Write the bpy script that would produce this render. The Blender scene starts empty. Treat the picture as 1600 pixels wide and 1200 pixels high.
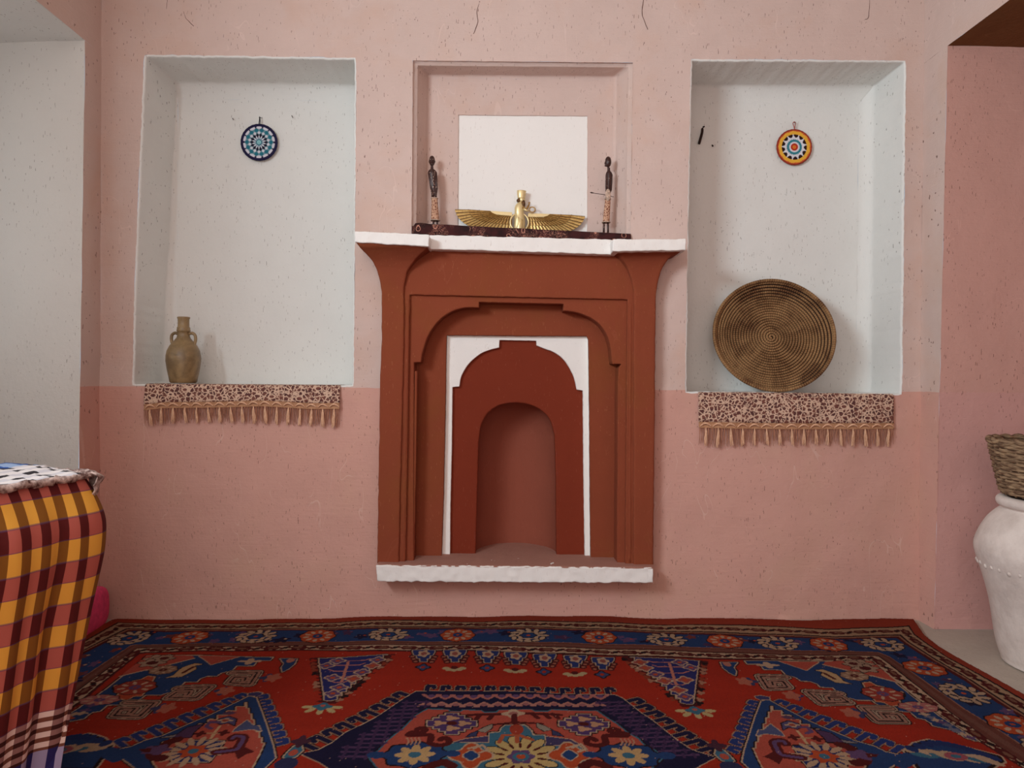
import bpy, bmesh, math, random
import numpy as np
from mathutils import Vector, Matrix, noise
from mathutils.geometry import delaunay_2d_cdt
random.seed(7)
sc = bpy.context.scene
COL = sc.collection

# ------------------------------------------------------------------ camera
F, DCAM, HCAM = 1110.0, 2.98, 1.0
VPX, VPY, ROLL = 780.0, 592.0, math.radians(.4)
yaw = math.atan((800-VPX)/F); pit = -math.atan((600-VPY)/F)
fw = np.array([math.sin(yaw)*math.cos(pit), math.cos(yaw)*math.cos(pit), math.sin(pit)])
rt0 = np.cross(fw, [0, 0, 1]); rt0 /= np.linalg.norm(rt0); up0 = np.cross(rt0, fw)
rt = math.cos(ROLL)*rt0+math.sin(ROLL)*up0; up = -math.sin(ROLL)*rt0+math.cos(ROLL)*up0
CAM = np.array([0, -DCAM, HCAM])
cd = bpy.data.cameras.new('camera'); cam = bpy.data.objects.new('camera', cd); COL.objects.link(cam)
cd.sensor_width = 36; cd.lens = F/1600*36; cd.clip_start = .02
cam.matrix_world = Matrix([[rt[0], up[0], -fw[0], CAM[0]], [rt[1], up[1], -fw[1], CAM[1]], [rt[2], up[2], -fw[2], CAM[2]], [0, 0, 0, 1]])
sc.camera = cam

# ------------------------------------------------------------------ light and exposure
sc.view_settings.view_transform = 'Standard'; sc.view_settings.look = 'None'
sc.view_settings.exposure = 0.0; sc.view_settings.gamma = 1.0; sc.view_settings.use_curve_mapping = False
w = bpy.data.worlds.new('sky'); sc.world = w; w.use_nodes = True
w.node_tree.nodes['Background'].inputs[0].default_value = (.75, .85, 1, 1)
w.node_tree.nodes['Background'].inputs[1].default_value = .5
def area(name, loc, rot, sx, sy, power, col):
    l = bpy.data.lights.new(name, 'AREA'); l.shape = 'RECTANGLE'; l.size = sx; l.size_y = sy; l.energy = power; l.color = col
    o = bpy.data.objects.new(name, l); COL.objects.link(o); o.location = loc; o.rotation_euler = rot
    return o
# daylight through the window bay in the left wall, out of frame nearer the viewer
area('window_daylight', (-1.70, -2.85, 2.08), (0, math.radians(-90), 0), .46, 1.4, 108, (.80, .94, 1))
# daylight through the doorway in the wall behind the viewer
area('doorway_daylight', (-.1, -4.12, 1.35), (math.radians(90), 0, 0), 1.7, 1.9, 24, (1, .80, .70))
# unseen fill lamp added inside the white bay to brighten its jamb
area('bay_fill', (-2.38, -.72, 1.55), (0, math.radians(-90), 0), 1.1, .5, 2.2, (.9, .97, 1))

# ------------------------------------------------------------------ helpers
def W(px, py, Y):                                   # pixel ray met with the plane y = Y
    v = rt*(px-800)/F-up*(py-600)/F+fw
    return CAM+v*((Y-CAM[1])/v[1])
def G(px, py, z=0.0):                               # pixel ray met with the plane z = z
    v = rt*(px-800)/F-up*(py-600)/F+fw
    return CAM+v*((z-CAM[2])/v[2])
def Garr(pts, z=0.0):
    p = np.asarray(pts, float)
    v = rt*((p[:, :1]-800)/F)-up*((p[:, 1:]-600)/F)+fw
    return (CAM+v*((z-CAM[2])/v[:, 2:]))[:, :2]
def nz(p, s=1.0, k=0.0): return noise.noise(Vector((p[0]*s+k, p[1]*s-k, p[2]*s+2*k)))

def empty(name, loc, label, cat, group=None):
    o = bpy.data.objects.new(name, None); COL.objects.link(o); o.location = loc; o.empty_display_size = .05
    tag(o, label, cat, group); return o
def tag(o, label, cat, group=None):
    o['label'] = label; o['category'] = cat
    if group: o['group'] = group
    return o
def wpos(o):
    p = Vector((0, 0, 0))
    while o is not None: p += o.location; o = o.parent
    return p
def mk(name, verts, faces, mat, parent=None, smooth=True, loc=None, uvs=None, label=None, struct=False, stuff=False):
    """one mesh object; verts come in world coordinates, its origin is put at loc (or at the parent's)"""
    base = wpos(parent) if parent is not None else Vector((0, 0, 0))
    o_loc = Vector(loc)-base if loc is not None else Vector((0, 0, 0))
    org = np.array(base+o_loc)
    V = np.asarray(verts, float)-org
    me = bpy.data.meshes.new(name); me.from_pydata(V.tolist(), [], [list(map(int, f)) for f in faces]); me.update()
    if smooth: me.shade_smooth()
    if uvs is not None:
        uvl = me.uv_layers.new(name='UVMap'); li = np.empty(len(me.loops), int); me.loops.foreach_get('vertex_index', li)
        uvl.data.foreach_set('uv', np.asarray(uvs, float)[li].ravel())
    o = bpy.data.objects.new(name, me); COL.objects.link(o); o.location = o_loc
    if parent is not None: o.parent = parent
    if mat: me.materials.append(mat)
    if label: o['label'] = label
    if struct: o['kind'] = 'structure'
    if stuff: o['kind'] = 'stuff'
    return o
def bevel(o, wd, seg=2, ang=40):
    m = o.modifiers.new('bevel', 'BEVEL'); m.width = wd; m.segments = seg; m.limit_method = 'ANGLE'; m.angle_limit = math.radians(ang); return o
class MB:
    def __init__(s): s.v = []; s.f = []; s.uv = []
    def add(s, v, f, uv=None):
        b = len(s.v); s.v += [tuple(map(float, p)) for p in v]; s.f += [tuple(int(i)+b for i in q) for q in f]
        s.uv += list(uv) if uv is not None else [(0, 0)]*len(v); return s
    def mk(s, name, mat, parent=None, **k): return mk(name, s.v, s.f, mat, parent, **k)
def loft(loops, closed=True, cap0=False, cap1=False):
    n = len(loops[0]); V = [p for l in loops for p in l]; Fc = []
    for i in range(len(loops)-1):
        for j in range(n if closed else n-1):
            a = i*n+j; b = i*n+(j+1) % n
            Fc.append((a, b, b+n, a+n))
    if cap0: Fc.append(tuple(range(n))[::-1])
    if cap1: Fc.append(tuple(range((len(loops)-1)*n, len(loops)*n)))
    return V, Fc
def tube(path, r, seg=8, closed=False, cap=True):
    P = [np.asarray(p, float) for p in path]; n = len(P); rr = r if hasattr(r, '__len__') else [r]*n
    loops = []; prev = None
    for i in range(n):
        t = P[(i+1) % n]-P[i-1] if closed else P[min(i+1, n-1)]-P[max(i-1, 0)]
        t = t/(np.linalg.norm(t)+1e-12)
        a = prev if prev is not None else (np.array([0, 0, 1.]) if abs(t[2]) < .9 else np.array([1., 0, 0]))
        a = a-t*np.dot(a, t); a /= np.linalg.norm(a)+1e-12; b = np.cross(t, a); prev = a
        loops.append([P[i]+rr[i]*(math.cos(q)*a+math.sin(q)*b) for q in [2*math.pi*k/seg for k in range(seg)]])
    if closed: loops.append(loops[0]); return loft(loops)
    return loft(loops, True, cap, cap)
def lathe(prof, c, seg=40, wob=0):
    loops = []
    for r, z in prof:
        loops.append([(c[0]+(r+wob*nz((math.cos(q)*r*3, math.sin(q)*r*3, z*4)))*math.cos(q), c[1]+(r+wob*nz((math.cos(q)*r*3, math.sin(q)*r*3, z*4)))*math.sin(q), c[2]+z) for q in [2*math.pi*k/seg for k in range(seg)]])
    return loft(loops)
def ellipsoid(c, r, nu=16, nv=10):
    loops = []
    for i in range(nv+1):
        t = math.pi*i/nv
        loops.append([(c[0]+r[0]*math.sin(t)*math.cos(q), c[1]+r[1]*math.sin(t)*math.sin(q), c[2]+r[2]*math.cos(t)) for q in [2*math.pi*k/nu for k in range(nu)]])
    return loft(loops)
def box(x0, x1, y0, y1, z0, z1):
    V = [(x, y, z) for z in (z0, z1) for y in (y0, y1) for x in (x0, x1)]
    return V, [(0, 2, 3, 1), (4, 5, 7, 6), (0, 1, 5, 4), (2, 6, 7, 3), (0, 4, 6, 2), (1, 3, 7, 5)]
def rough_box(c8, n, amp, s=25):
    """box between 8 corner points (front 4: bl br tr tl, back 4 likewise), n cells (x, y, z), surface roughened"""
    c = [np.asarray(p, float) for p in c8]; V = {}; vs = []; fs = []
    def P(i, j, k):
        if (i, j, k) in V: return V[(i, j, k)]
        u, v, w_ = i/n[0], j/n[1], k/n[2]
        fr = (c[0]*(1-u)+c[1]*u)*(1-w_)+(c[3]*(1-u)+c[2]*u)*w_; bk = (c[4]*(1-u)+c[5]*u)*(1-w_)+(c[7]*(1-u)+c[6]*u)*w_
        p = fr*(1-v)+bk*v
        e = ((i in (0, n[0]))+(j in (0, n[1]))+(k in (0, n[2])))
        a = amp*(1+.8*(e > 1))
        p = p+a*np.array([nz(p, s, 3), nz(p, s, 11), nz(p, s, 27)])+.35*a*np.array([nz(p, 4*s, 5), nz(p, 4*s, 13), nz(p, 4*s, 29)])
        V[(i, j, k)] = len(vs); vs.append(p); return V[(i, j, k)]
    for i in range(n[0]):
        for k in range(n[2]):
            fs.append((P(i, 0, k), P(i+1, 0, k), P(i+1, 0, k+1), P(i, 0, k+1))); fs.append((P(i, n[1], k), P(i, n[1], k+1), P(i+1, n[1], k+1), P(i+1, n[1], k)))
        for j in range(n[1]):
            fs.append((P(i, j, 0), P(i, j+1, 0), P(i+1, j+1, 0), P(i+1, j, 0))); fs.append((P(i, j, n[2]), P(i+1, j, n[2]), P(i+1, j+1, n[2]), P(i, j+1, n[2])))
    for j in range(n[1]):
        for k in range(n[2]):
            fs.append((P(0, j, k), P(0, j, k+1), P(0, j+1, k+1), P(0, j+1, k))); fs.append((P(n[0], j, k), P(n[0], j+1, k), P(n[0], j+1, k+1), P(n[0], j, k+1)))
    return vs, fs
def resample(pts, step, closed=True):
    P = [np.asarray(p, float) for p in pts]; out = []
    m = len(P) if closed else len(P)-1
    for i in range(m):
        a, b = P[i], P[(i+1) % len(P)]; k = max(1, int(round(np.linalg.norm(b-a)/step)))
        out += [a+(b-a)*t/k for t in range(k)]
    if not closed: out.append(P[-1])
    return out
def smooth_curve(pts, k=6):
    """Catmull-Rom through the given points (open)"""
    P = [np.asarray(p, float) for p in pts]; out = []
    for i in range(len(P)-1):
        p0, p1, p2, p3 = P[max(i-1, 0)], P[i], P[i+1], P[min(i+2, len(P)-1)]
        for t in range(k):
            u = t/k; out.append(.5*((2*p1)+(p2-p0)*u+(2*p0-5*p1+4*p2-p3)*u*u+(3*p1-p0-3*p2+p3)*u**3))
    out.append(P[-1]); return out
def inside(poly, q):
    x, y = q[:, 0], q[:, 1]; r = np.zeros(len(q), bool); n = len(poly)
    for i in range(n):
        x0, y0 = poly[i]; x1, y1 = poly[(i+1) % n]
        if y0 == y1: continue
        c = ((y0 > y) != (y1 > y)) & (x < (x1-x0)*(y-y0)/(y1-y0)+x0); r ^= c
    return r
def plate(outer, holes, to3d, spacing=.03, amp=.0015):
    """triangulated slab face: outer/holes are dense 2-D loops, to3d(p, relief) lifts them"""
    loops = [outer]+list(holes); pts = []; edges = []
    for l in loops:
        b = len(pts); pts += [tuple(p) for p in l]; edges += [(b+i, b+(i+1) % len(l)) for i in range(len(l))]
    B = np.array(pts); x0, y0 = B.min(0); x1, y1 = B.max(0)
    gx, gy = np.meshgrid(np.arange(x0, x1, spacing), np.arange(y0, y1, spacing)); g = np.stack([gx.ravel(), gy.ravel()], 1)
    g += (np.random.RandomState(3).rand(*g.shape)-.5)*spacing*.5
    k = inside(outer, g)
    for h in holes: k &= ~inside(h, g)
    g = g[k]
    if len(g):
        keep = np.ones(len(g), bool)
        for b in B: keep &= ((g-b)**2).sum(1) > (.45*spacing)**2
        g = g[keep]
    allp = [Vector(p) for p in pts]+[Vector(p) for p in g]
    ov, oe, of, *_ = delaunay_2d_cdt(allp, edges, [], 0, 1e-7)
    ov = np.array([tuple(v) for v in ov]); tri = np.array([list(f) for f in of])
    c = ov[tri].mean(1); k = inside(outer, c)
    for h in holes: k &= ~inside(h, c)
    tri = tri[k]
    V = [to3d(p, amp*(nz((p[0], 0, p[1]), 7, 1)+.6*nz((p[0], 0, p[1]), 22, 4))) for p in ov]
    return V, tri
def outl(px, Y, step=.012, jit=0.0, k=0):
    """pixel outline -> dense (x, z) loop at depth Y with a hand-made wobble"""
    P = resample([W(a, b, Y)[[0, 2]] for a, b in px], step)
    return [p+jit*np.array([nz((p[0], p[1], k), 45, 2)+.5*nz((p[0], p[1], k), 130, 7), nz((p[0], p[1], k), 45, 9)+.5*nz((p[0], p[1], k), 130, 3)]) for p in P]
def offs(loop, d):
    """offset a closed 2-D loop by d (positive = away from its centre side, by orientation)"""
    L = [np.asarray(p, float) for p in loop]; n = len(L)
    A = sum(L[i][0]*L[(i+1) % n][1]-L[(i+1) % n][0]*L[i][1] for i in range(n)); sgn = 1 if A > 0 else -1
    out = []
    for i in range(n):
        t = L[(i+1) % n]-L[i-1]; t /= np.linalg.norm(t)+1e-12
        out.append(L[i]+d*sgn*np.array([t[1], -t[0]]))
    return out
def at(loop, Y): return [(p[0], Y, p[1]) for p in loop]

# ------------------------------------------------------------------ materials
def srgb(r, g, b):
    f = lambda c: c/12.92 if c <= .04045 else ((c+.055)/1.055)**2.4
    return (f(r/255), f(g/255), f(b/255), 1)
class NT:
    def __init__(s, name):
        s.m = bpy.data.materials.new(name); s.m.use_nodes = True; s.t = s.m.node_tree; s.n = s.t.nodes
        s.b = s.n['Principled BSDF']; s.b.inputs['Specular IOR Level'].default_value = .25
    def add(s, typ, props=None, **inp):
        nd = s.n.new(typ)
        for k, v in (props or {}).items(): setattr(nd, k, v)
        for k, v in inp.items():
            k = k.replace('_', ' ') if not k.startswith('i') or not k[1:].isdigit() else int(k[1:])
            s.set(nd.inputs[k], v)
        return nd
    def set(s, sock, v):
        if isinstance(v, bpy.types.NodeSocket): s.t.links.new(v, sock)
        else: sock.default_value = v
    def math(s, op, a, b=0.0, c=0.0, clamp=False):
        nd = s.n.new('ShaderNodeMath'); nd.operation = op; nd.use_clamp = clamp
        s.set(nd.inputs[0], a); s.set(nd.inputs[1], b); s.set(nd.inputs[2], c); return nd.outputs[0]
    def mix(s, f, a, b, blend='MIX'):
        nd = s.n.new('ShaderNodeMix'); nd.data_type = 'RGBA'; nd.blend_type = blend
        s.set(nd.inputs[0], f); s.set(nd.inputs[6], a); s.set(nd.inputs[7], b); return nd.outputs[2]
    def ramp(s, v, lo, hi): return s.add('ShaderNodeMapRange', None, Value=v, From_Min=lo, From_Max=hi).outputs[0]
    def noise(s, vec, scale, detail=3, rough=.55, dist=0): return s.add('ShaderNodeTexNoise', None, Vector=vec, Scale=scale, Detail=detail, Roughness=rough, Distortion=dist).outputs[0]
    def pos(s): return s.add('ShaderNodeNewGeometry').outputs['Position']
    def obj(s): return s.add('ShaderNodeTexCoord').outputs['Object']
    def map(s, vec, rot=(0, 0, 0), sca=(1, 1, 1), loc=(0, 0, 0)): return s.add('ShaderNodeMapping', None, Vector=vec, Rotation=rot, Scale=sca, Location=loc).outputs[0]
    def out(s, col, rough=.85, height=None, bs=.3, bd=.01, metal=0, spec=None):
        s.set(s.b.inputs['Base Color'], col); s.set(s.b.inputs['Roughness'], rough); s.set(s.b.inputs['Metallic'], metal)
        if spec is not None: s.set(s.b.inputs['Specular IOR Level'], spec)
        if height is not None:
            bp = s.add('ShaderNodeBump', None, Height=height, Strength=bs, Distance=bd); s.t.links.new(bp.outputs[0], s.b.inputs['Normal'])
        return s.m
def plaster(name, col, col2=None, zs=None, fleck=.5, fcol=(70, 45, 38), var=.10, hair=.25, streak=.0, bs=.35, warm=None):
    """trowelled mud plaster: paint (two coats above/below zs), straw flecks, hairlines, relief"""
    t = NT(name); p = t.pos()
    c = t.add('ShaderNodeRGB'); c.outputs[0].default_value = srgb(*col); base = c.outputs[0]
    sx = t.add('ShaderNodeSeparateXYZ', None, Vector=p)
    big = t.noise(p, 1.7, 5, .6); mid = t.noise(p, 9, 4, .6); fine = t.noise(p, 70, 3, .6)
    if col2 is not None:
        zz = t.math('ADD', sx.outputs[2], t.math('MULTIPLY', t.noise(p, 14, 2), .006))
        low = t.math('LESS_THAN', zz, zs+.003); base = t.mix(low, base, srgb(*col2))
    v = t.math('ADD', 1-var, t.math('MULTIPLY', t.math('ADD', big, t.math('MULTIPLY', mid, .5)), var*1.35))
    base = t.mix(1.0, base, t.add('ShaderNodeCombineColor', None, Red=v, Green=v, Blue=v).outputs[0], 'MULTIPLY')
    if warm: base = t.mix(t.math('MULTIPLY', t.ramp(t.noise(p, 2.6, 4, .65, .4), .5, .72), warm[0]), base, srgb(*warm[1]))
    hgt = t.math('ADD', t.math('MULTIPLY', fine, .35), t.math('ADD', t.math('MULTIPLY', mid, .9), t.math('MULTIPLY', big, 1.2)))
    tot = None
    for a, s1, s2, th, dn in ((.6, 230, 40, .15, .955), (-.9, 200, 34, .15, .955), (1.5, 210, 44, .15, .96), (.05, 110, 90, .10, .955)):
        vec = t.map(p, (0, a, 0), (s1, 60, s2), (a*3, 1, 2))
        vec = t.add('ShaderNodeVectorMath', {'operation': 'ADD'}, i0=vec, i1=t.add('ShaderNodeTexNoise', None, Vector=p, Scale=60.0).outputs[1]).outputs[0]
        vo = t.add('ShaderNodeTexVoronoi', None, Vector=vec, Scale=1.0)
        g = t.math('GREATER_THAN', t.add('ShaderNodeSeparateColor', None, Color=vo.outputs['Color']).outputs[0], dn)
        q = t.math('MULTIPLY', g, t.math('LESS_THAN', vo.outputs['Distance'], th+.1)); tot = q if tot is None else t.math('MAXIMUM', tot, q)
    gate = t.ramp(t.noise(p, 3.1, 3), .38, .62)
    fl = t.math('MULTIPLY', tot, t.math('ADD', .35, t.math('MULTIPLY', gate, .65)))
    base = t.mix(t.math('MULTIPLY', fl, fleck), base, srgb(*fcol))
    hgt = t.math('SUBTRACT', hgt, t.math('MULTIPLY', fl, .25))
    if hair:
        rdg = t.math('ABSOLUTE', t.math('SUBTRACT', t.noise(t.map(p, (0, .5, 0), (1, 1, .35)), 7, 2, .5, .6), .5))
        hl = t.math('MULTIPLY', t.math('LESS_THAN', rdg, .003), t.ramp(t.noise(p, 5.3, 2), .48, .58))
        base = t.mix(t.math('MULTIPLY', hl, hair), base, srgb(min(255, col[0]+28), min(255, col[1]+28), min(255, col[2]+28)))
        hgt = t.math('ADD', hgt, t.math('MULTIPLY', hl, .3))
    if streak:
        st = t.noise(t.map(p, (0, .25, 0), (5, 5, 60)), 1.0, 3, .6, .5)
        hgt = t.math('ADD', hgt, t.math('MULTIPLY', st, streak))
    return t.out(base, .92, hgt, bs, .008, spec=.15)
PINK_UP, PINK_LO = (207, 183, 174), (206, 159, 146)
ZS = .958
M_wall = plaster('pink_plaster', PINK_UP, PINK_LO, ZS, fleck=.75, fcol=(98, 64, 54), hair=.22, streak=.35, bs=.5, var=.13, warm=(.4, (204, 164, 142)))
M_alcove = plaster('alcove_plaster', (204, 158, 146), (206, 158, 150), ZS, fleck=.75, fcol=(98, 64, 54), hair=.22, streak=.35, bs=.5, var=.13)
M_white = plaster('white_plaster', (226, 225, 221), fleck=.6, fcol=(112, 100, 92), hair=.0, streak=.0, var=.08, bs=.5)
M_brown = plaster('red_clay_plaster', (134, 67, 45), fleck=.35, fcol=(176, 118, 84), hair=.12, var=.14, warm=(.5, (132, 76, 40)), streak=.25)
M_red = plaster('dark_red_clay', (122, 50, 32), fleck=.3, fcol=(160, 100, 76), hair=.1, var=.12, streak=.25)
M_hearth = plaster('hearth_clay', (164, 118, 104), fleck=.3, hair=.1, streak=.2)
M_chamber = plaster('chamber_clay', (144, 79, 62), fleck=.25, hair=.1, streak=.2)
M_gyp = plaster('white_gypsum', (238, 234, 230), fleck=.25, fcol=(150, 120, 110), hair=.0, var=.04, streak=.1, bs=.25)
M_ceil = plaster('ceiling_plaster', (214, 200, 190), fleck=.2)
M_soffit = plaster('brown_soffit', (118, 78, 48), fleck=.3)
M_cement = plaster('grey_cement', (172, 160, 148), fleck=.5, fcol=(110, 98, 88), hair=.1, var=.3, bs=.6)
def simple(name, col, rough=.7, nsc=40, var=.2, bs=.2, metal=0, bd=.003, spec=.3, col2=None):
    t = NT(name); p = t.obj(); n = t.noise(p, nsc, 4, .6)
    c2 = col2 or tuple(c*(1-var) for c in col)
    return t.out(t.mix(t.ramp(n, .35, .65), srgb(*col), srgb(*c2)), rough, n, bs, bd, metal, spec)

# ================================================================== the room
XL, XR, ZC, YF = -1.656, 1.785, 3.0, -4.2
FLZ = -.012
# niche outlines in the back wall (front edges)
nl = outl([(228, 88), (554, 93), (552.5, 350), (550, 602), (209, 600), (214, 420)], 0, .010, .0028, 1)
nr = outl([(1082, 95), (1413, 97), (1410, 350), (1407, 615), (1073, 612), (1077, 350)], 0, .010, .0028, 2)
nc = outl([(645, 94.5), (989, 98), (985, 378), (643, 374)], 0, .012, .0012, 3)
fp = outl([(612, 402), (1008, 402), (1010, 879), (604, 879)], 0, .05)
R_ED = .007
wall_out = resample([(XL-.03, FLZ), (XR+.03, FLZ), (XR+.03, ZC), (XL-.03, ZC)], .08)
def wall3(p, rel):
    # the lower coat stands a little proud of the upper one, with a soft lip
    s = 1/(1+math.exp((p[1]-ZS)/.0012)) if abs(p[1]-ZS) < .02 else (1.0 if p[1] < ZS else 0.0)
    return (p[0], rel-.003*s, p[1])
V, T = plate(wall_out, [offs(nl, R_ED), offs(nr, R_ED), nc, fp], wall3, .03, .0042)
wall_back = mk('wall_back', V, T, M_wall, struct=True)
def niche(name, ring, depth, cove, floor_cove=.004, nb=10, mat=M_white, label=None, shrink=(0, 0, 0)):
    """recess: rounded lip, jambs with a soft cove at the back, back face"""
    loops = []
    for k in range(5):
        a = k/4*math.pi/2; loops.append(at(offs(ring, R_ED*(1-math.sin(a))), R_ED*(1-math.cos(a))))
    xs = [p[0] for p in ring]; zs_ = [p[1] for p in ring]
    cx, cz = (min(xs)+max(xs))/2, (min(zs_)+max(zs_))/2; hx, hz = (max(xs)-min(xs))/2, (max(zs_)-min(zs_))/2
    def inset(d, dz):
        r = []
        for p in ring:
            x, z = p
            lim = hx-d
            x2 = cx+max(-lim, min(lim, x-cx))
            z2 = min(z, cz+hz-dz)
            r.append(np.array([x2, z2]))
        return r
    for y in np.linspace(.02, depth-cove, 7)[:-1]: loops.append([(p[0], y, p[1]) for p in ring])
    for k in range(9):
        a = k/8*math.pi/2
        rr = inset(cove*(1-math.cos(a)), cove*1.3*(1-math.cos(a)))
        loops.append([(p[0], depth-cove+cove*math.sin(a), p[1]) for p in rr])
    J = []
    for l in loops: J.append([(p[0]+.0022*nz(p, 6, 2), p[1]+.003*nz(p, 6, 5), p[2]+.0022*nz(p, 6, 8)) for p in l])
    V, Fc = loft(J)
    last = inset(cove, cove*1.3)
    # back face fitted to the last loop
    b = len(V)-len(last)
    lp = [np.array([V[b+i][0], V[b+i][2]]) for i in range(len(last))]
    dd = [lp[0]]; idx = [0]
    for i in range(1, len(lp)):
        if np.linalg.norm(lp[i]-dd[-1]) > .004: dd.append(lp[i]); idx.append(i)
    V2, T2 = plate(dd, [], lambda p, r: (p[0], depth+r, p[1]), .03, .003)
    m = MB(); m.add(V, Fc); m.add(V2, T2)
    return m.mk(name, mat, wall_back, label=label)
niche('niche', nl, .285, .05, label='white plastered niche left of the fireplace')
niche('niche', nr, .275, .055, label='white plastered niche right of the fireplace')
# pink niche above the mantel: stepped frame, splayed jambs, recessed white panel
n2 = outl([(652, 101.5), (983, 104.5), (978.5, 378), (650, 374)], .012, .012, .001, 4)
n2 = [np.array(p) for p in n2]
def fit(loop, n):                                   # same number of points for lofting (by arc length)
    L = [np.asarray(p, float) for p in loop]; d = [0]
    for i in range(len(L)): d.append(d[-1]+np.linalg.norm(L[(i+1) % len(L)]-L[i]))
    X = np.array(L+[L[0]]); q = np.linspace(0, d[-1], n, endpoint=False)
    return [np.array([np.interp(t, d, X[:, 0]), np.interp(t, d, X[:, 1])]) for t in q]
def quad_loop(c4, n):                               # c4 = four (x, z) corners, n points per side
    out = []
    for i in range(4):
        a, b = np.array(c4[i]), np.array(c4[(i+1) % 4]); out += [a+(b-a)*t/n for t in range(n)]
    return out
def px4(c, Y): return [W(a, b, Y)[[0, 2]] for a, b in c]
N4 = 40
A = quad_loop(px4([(645, 94.5), (989, 98), (985, 378), (643, 374)], 0), N4)
A2 = quad_loop(px4([(646.5, 96), (988, 99), (984.5, 378), (644.5, 374)], .012), N4)
B = quad_loop(px4([(652.5, 101.5), (982.5, 104.5), (978.5, 378), (650, 374)], .012), N4)
Cc = [B[i] for i in range(len(B))]
cxm = sum(p[0] for p in B)/len(B); zt = max(p[1] for p in B)
def splay(d, dz):
    h = (max(p[0] for p in B)-min(p[0] for p in B))/2
    return [np.array([cxm+(p[0]-cxm)*(h-d)/h, p[1]-(dz if p[1] > zt-.02 else 0)]) for p in B]
J = [at(A, 0), at(A2, .012), at(B, .013), at(splay(.001, .001), .016)]
for k in range(1, 7): J.append(at(splay(.034*k/6, .004*k/6), .016+.075*k/6))
for k in range(1, 6):
    a = k/5*math.pi/2; J.append(at(splay(.034+.016*(1-math.cos(a)), .004+.012*(1-math.cos(a))), .091+.013*math.sin(a)))
J = [[(p[0]+.0012*nz(p, 30, 2), p[1]+.0012*nz(p, 20, 5), p[2]+.0012*nz(p, 30, 8)) for p in l] for l in J]
YB = .104
m = MB(); m.add(*loft(J))
wp = quad_loop(px4([(716, 179.5), (918, 181), (917.5, 372), (715, 370)], YB), 24)
wp = [p+.0012*np.array([nz((p[0], p[1], 0), 60), nz((p[0], p[1], 5), 60)]) for p in wp]
lastJ = [np.array([p[0], p[2]]) for p in J[-1]]
V2, T2 = plate(lastJ, [wp], lambda p, r: (p[0], YB+r*.6, p[1]), .03, .002); m.add(V2, T2)
m.add(*loft([at(wp, YB), at(wp, YB+.007)]))
m.mk('niche', M_wall, wall_back, label='pink niche with stepped edge above the mantel')
V2, T2 = plate(wp, [], lambda p, r: (p[0], YB+.007+r*.5, p[1]), .03, .0015)
mk('panel', V2, T2, M_gyp, wall_back, label='white square panel at the back of the pink niche')

# cracks in the plaster above the niches
M_crack = bpy.data.materials.new('crack_dark'); M_crack.use_nodes = True; M_crack.node_tree.nodes['Principled BSDF'].inputs['Base Color'].default_value = srgb(92, 62, 54); M_crack.node_tree.nodes['Principled BSDF'].inputs['Roughness'].default_value = 1
for px_ in ([(752, -4), (745, 18), (746.5, 34), (740, 53)], [(1006, -4), (1003, 20), (1007, 33), (1012, 46)], [(1359, -4), (1357, 26), (1352, 30)], [(262, -4), (260, 14)], [(287, 18), (291, 29), (303, 41)], [(1010, 84), (1003, 78), (1007, 66)], [(637, 62), (644, 78), (640, 92)]):
    P = [W(a, b, -.0003) for a, b in smooth_curve([np.array(q, float) for q in px_], 6)]; P = [p+.0016*np.array([nz(p, 70, 3), 0, nz(p, 70, 8)]) for p in P]
    mk('crack', *tube(P, [.0009+.0008*abs(nz(p, 40, 6)) for p in P], 6), M_crack, wall_back)
# ---- side walls: the left one opens into a white bay, the right one into a pink alcove
def grid3(P00, P10, P11, P01, nu, nv, amp=.002, k=0, axis=(0, 1, 0)):
    a, b, c, d = [np.asarray(p, float) for p in (P00, P10, P11, P01)]; V = []; Fq = []
    ax = np.array(axis)
    for i in range(nu+1):
        for j in range(nv+1):
            u, v = i/nu, j/nv; p = (a*(1-u)+b*u)*(1-v)+(d*(1-u)+c*u)*v
            V.append(p+ax*amp*(nz(p, 5, k)+.5*nz(p, 18, k+3)))
    for i in range(nu):
        for j in range(nv):
            q = i*(nv+1)+j; Fq.append((q, q+nv+1, q+nv+2, q+1))
    return V, Fq
def yat(px, x):                                     # depth Y where the vertical plane x = const is seen at pixel column px
    return x*F/(px-VPX)-DCAM
zb1 = 2.335
# left
m = MB()
jl_b = np.array([XL, yat(127.5, XL), FLZ]); jl_t = np.array([XL, yat(138.5, XL), zb1])
m.add(*grid3((XL, 0, FLZ), jl_b, jl_t, (XL, 0, zb1), 6, 50, .003, 1, (1, 0, 0)))
m.add(*grid3((XL, 0, zb1), (XL, YF, zb1), (XL, YF, ZC), (XL, 0, ZC), 60, 10, .003, 1, (1, 0, 0)))
NB = -1.12                                           # near side of the bay
m.add(*grid3((XL, NB, FLZ), (XL, NB-.22, FLZ), (XL, NB-.22, zb1), (XL, NB, zb1), 4, 40, .003, 2, (1, 0, 0)))
WY0, WY1, WZ0, WZ1 = NB-.24, -3.70, 1.75, 2.33          # window opening nearer the viewer
m.add(*grid3((XL, NB-.22, FLZ), (XL, YF, FLZ), (XL, YF, WZ0), (XL, NB-.22, WZ0), 30, 12, .003, 2, (1, 0, 0)))
m.add(*grid3((XL, WY1, WZ0), (XL, YF, WZ0), (XL, YF, zb1), (XL, WY1, zb1), 20, 20, .003, 2, (1, 0, 0)))
m.add(*box(XL-.32, XL, NB-.22, YF, WZ0-.04, WZ0)); m.add(*box(XL-.32, XL, WY1-.03, WY1, WZ0, zb1))
m.mk('wall_left', M_wall, struct=True)
wall_left = bpy.data.objects['wall_left']
XB = -2.42
m = MB()
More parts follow.
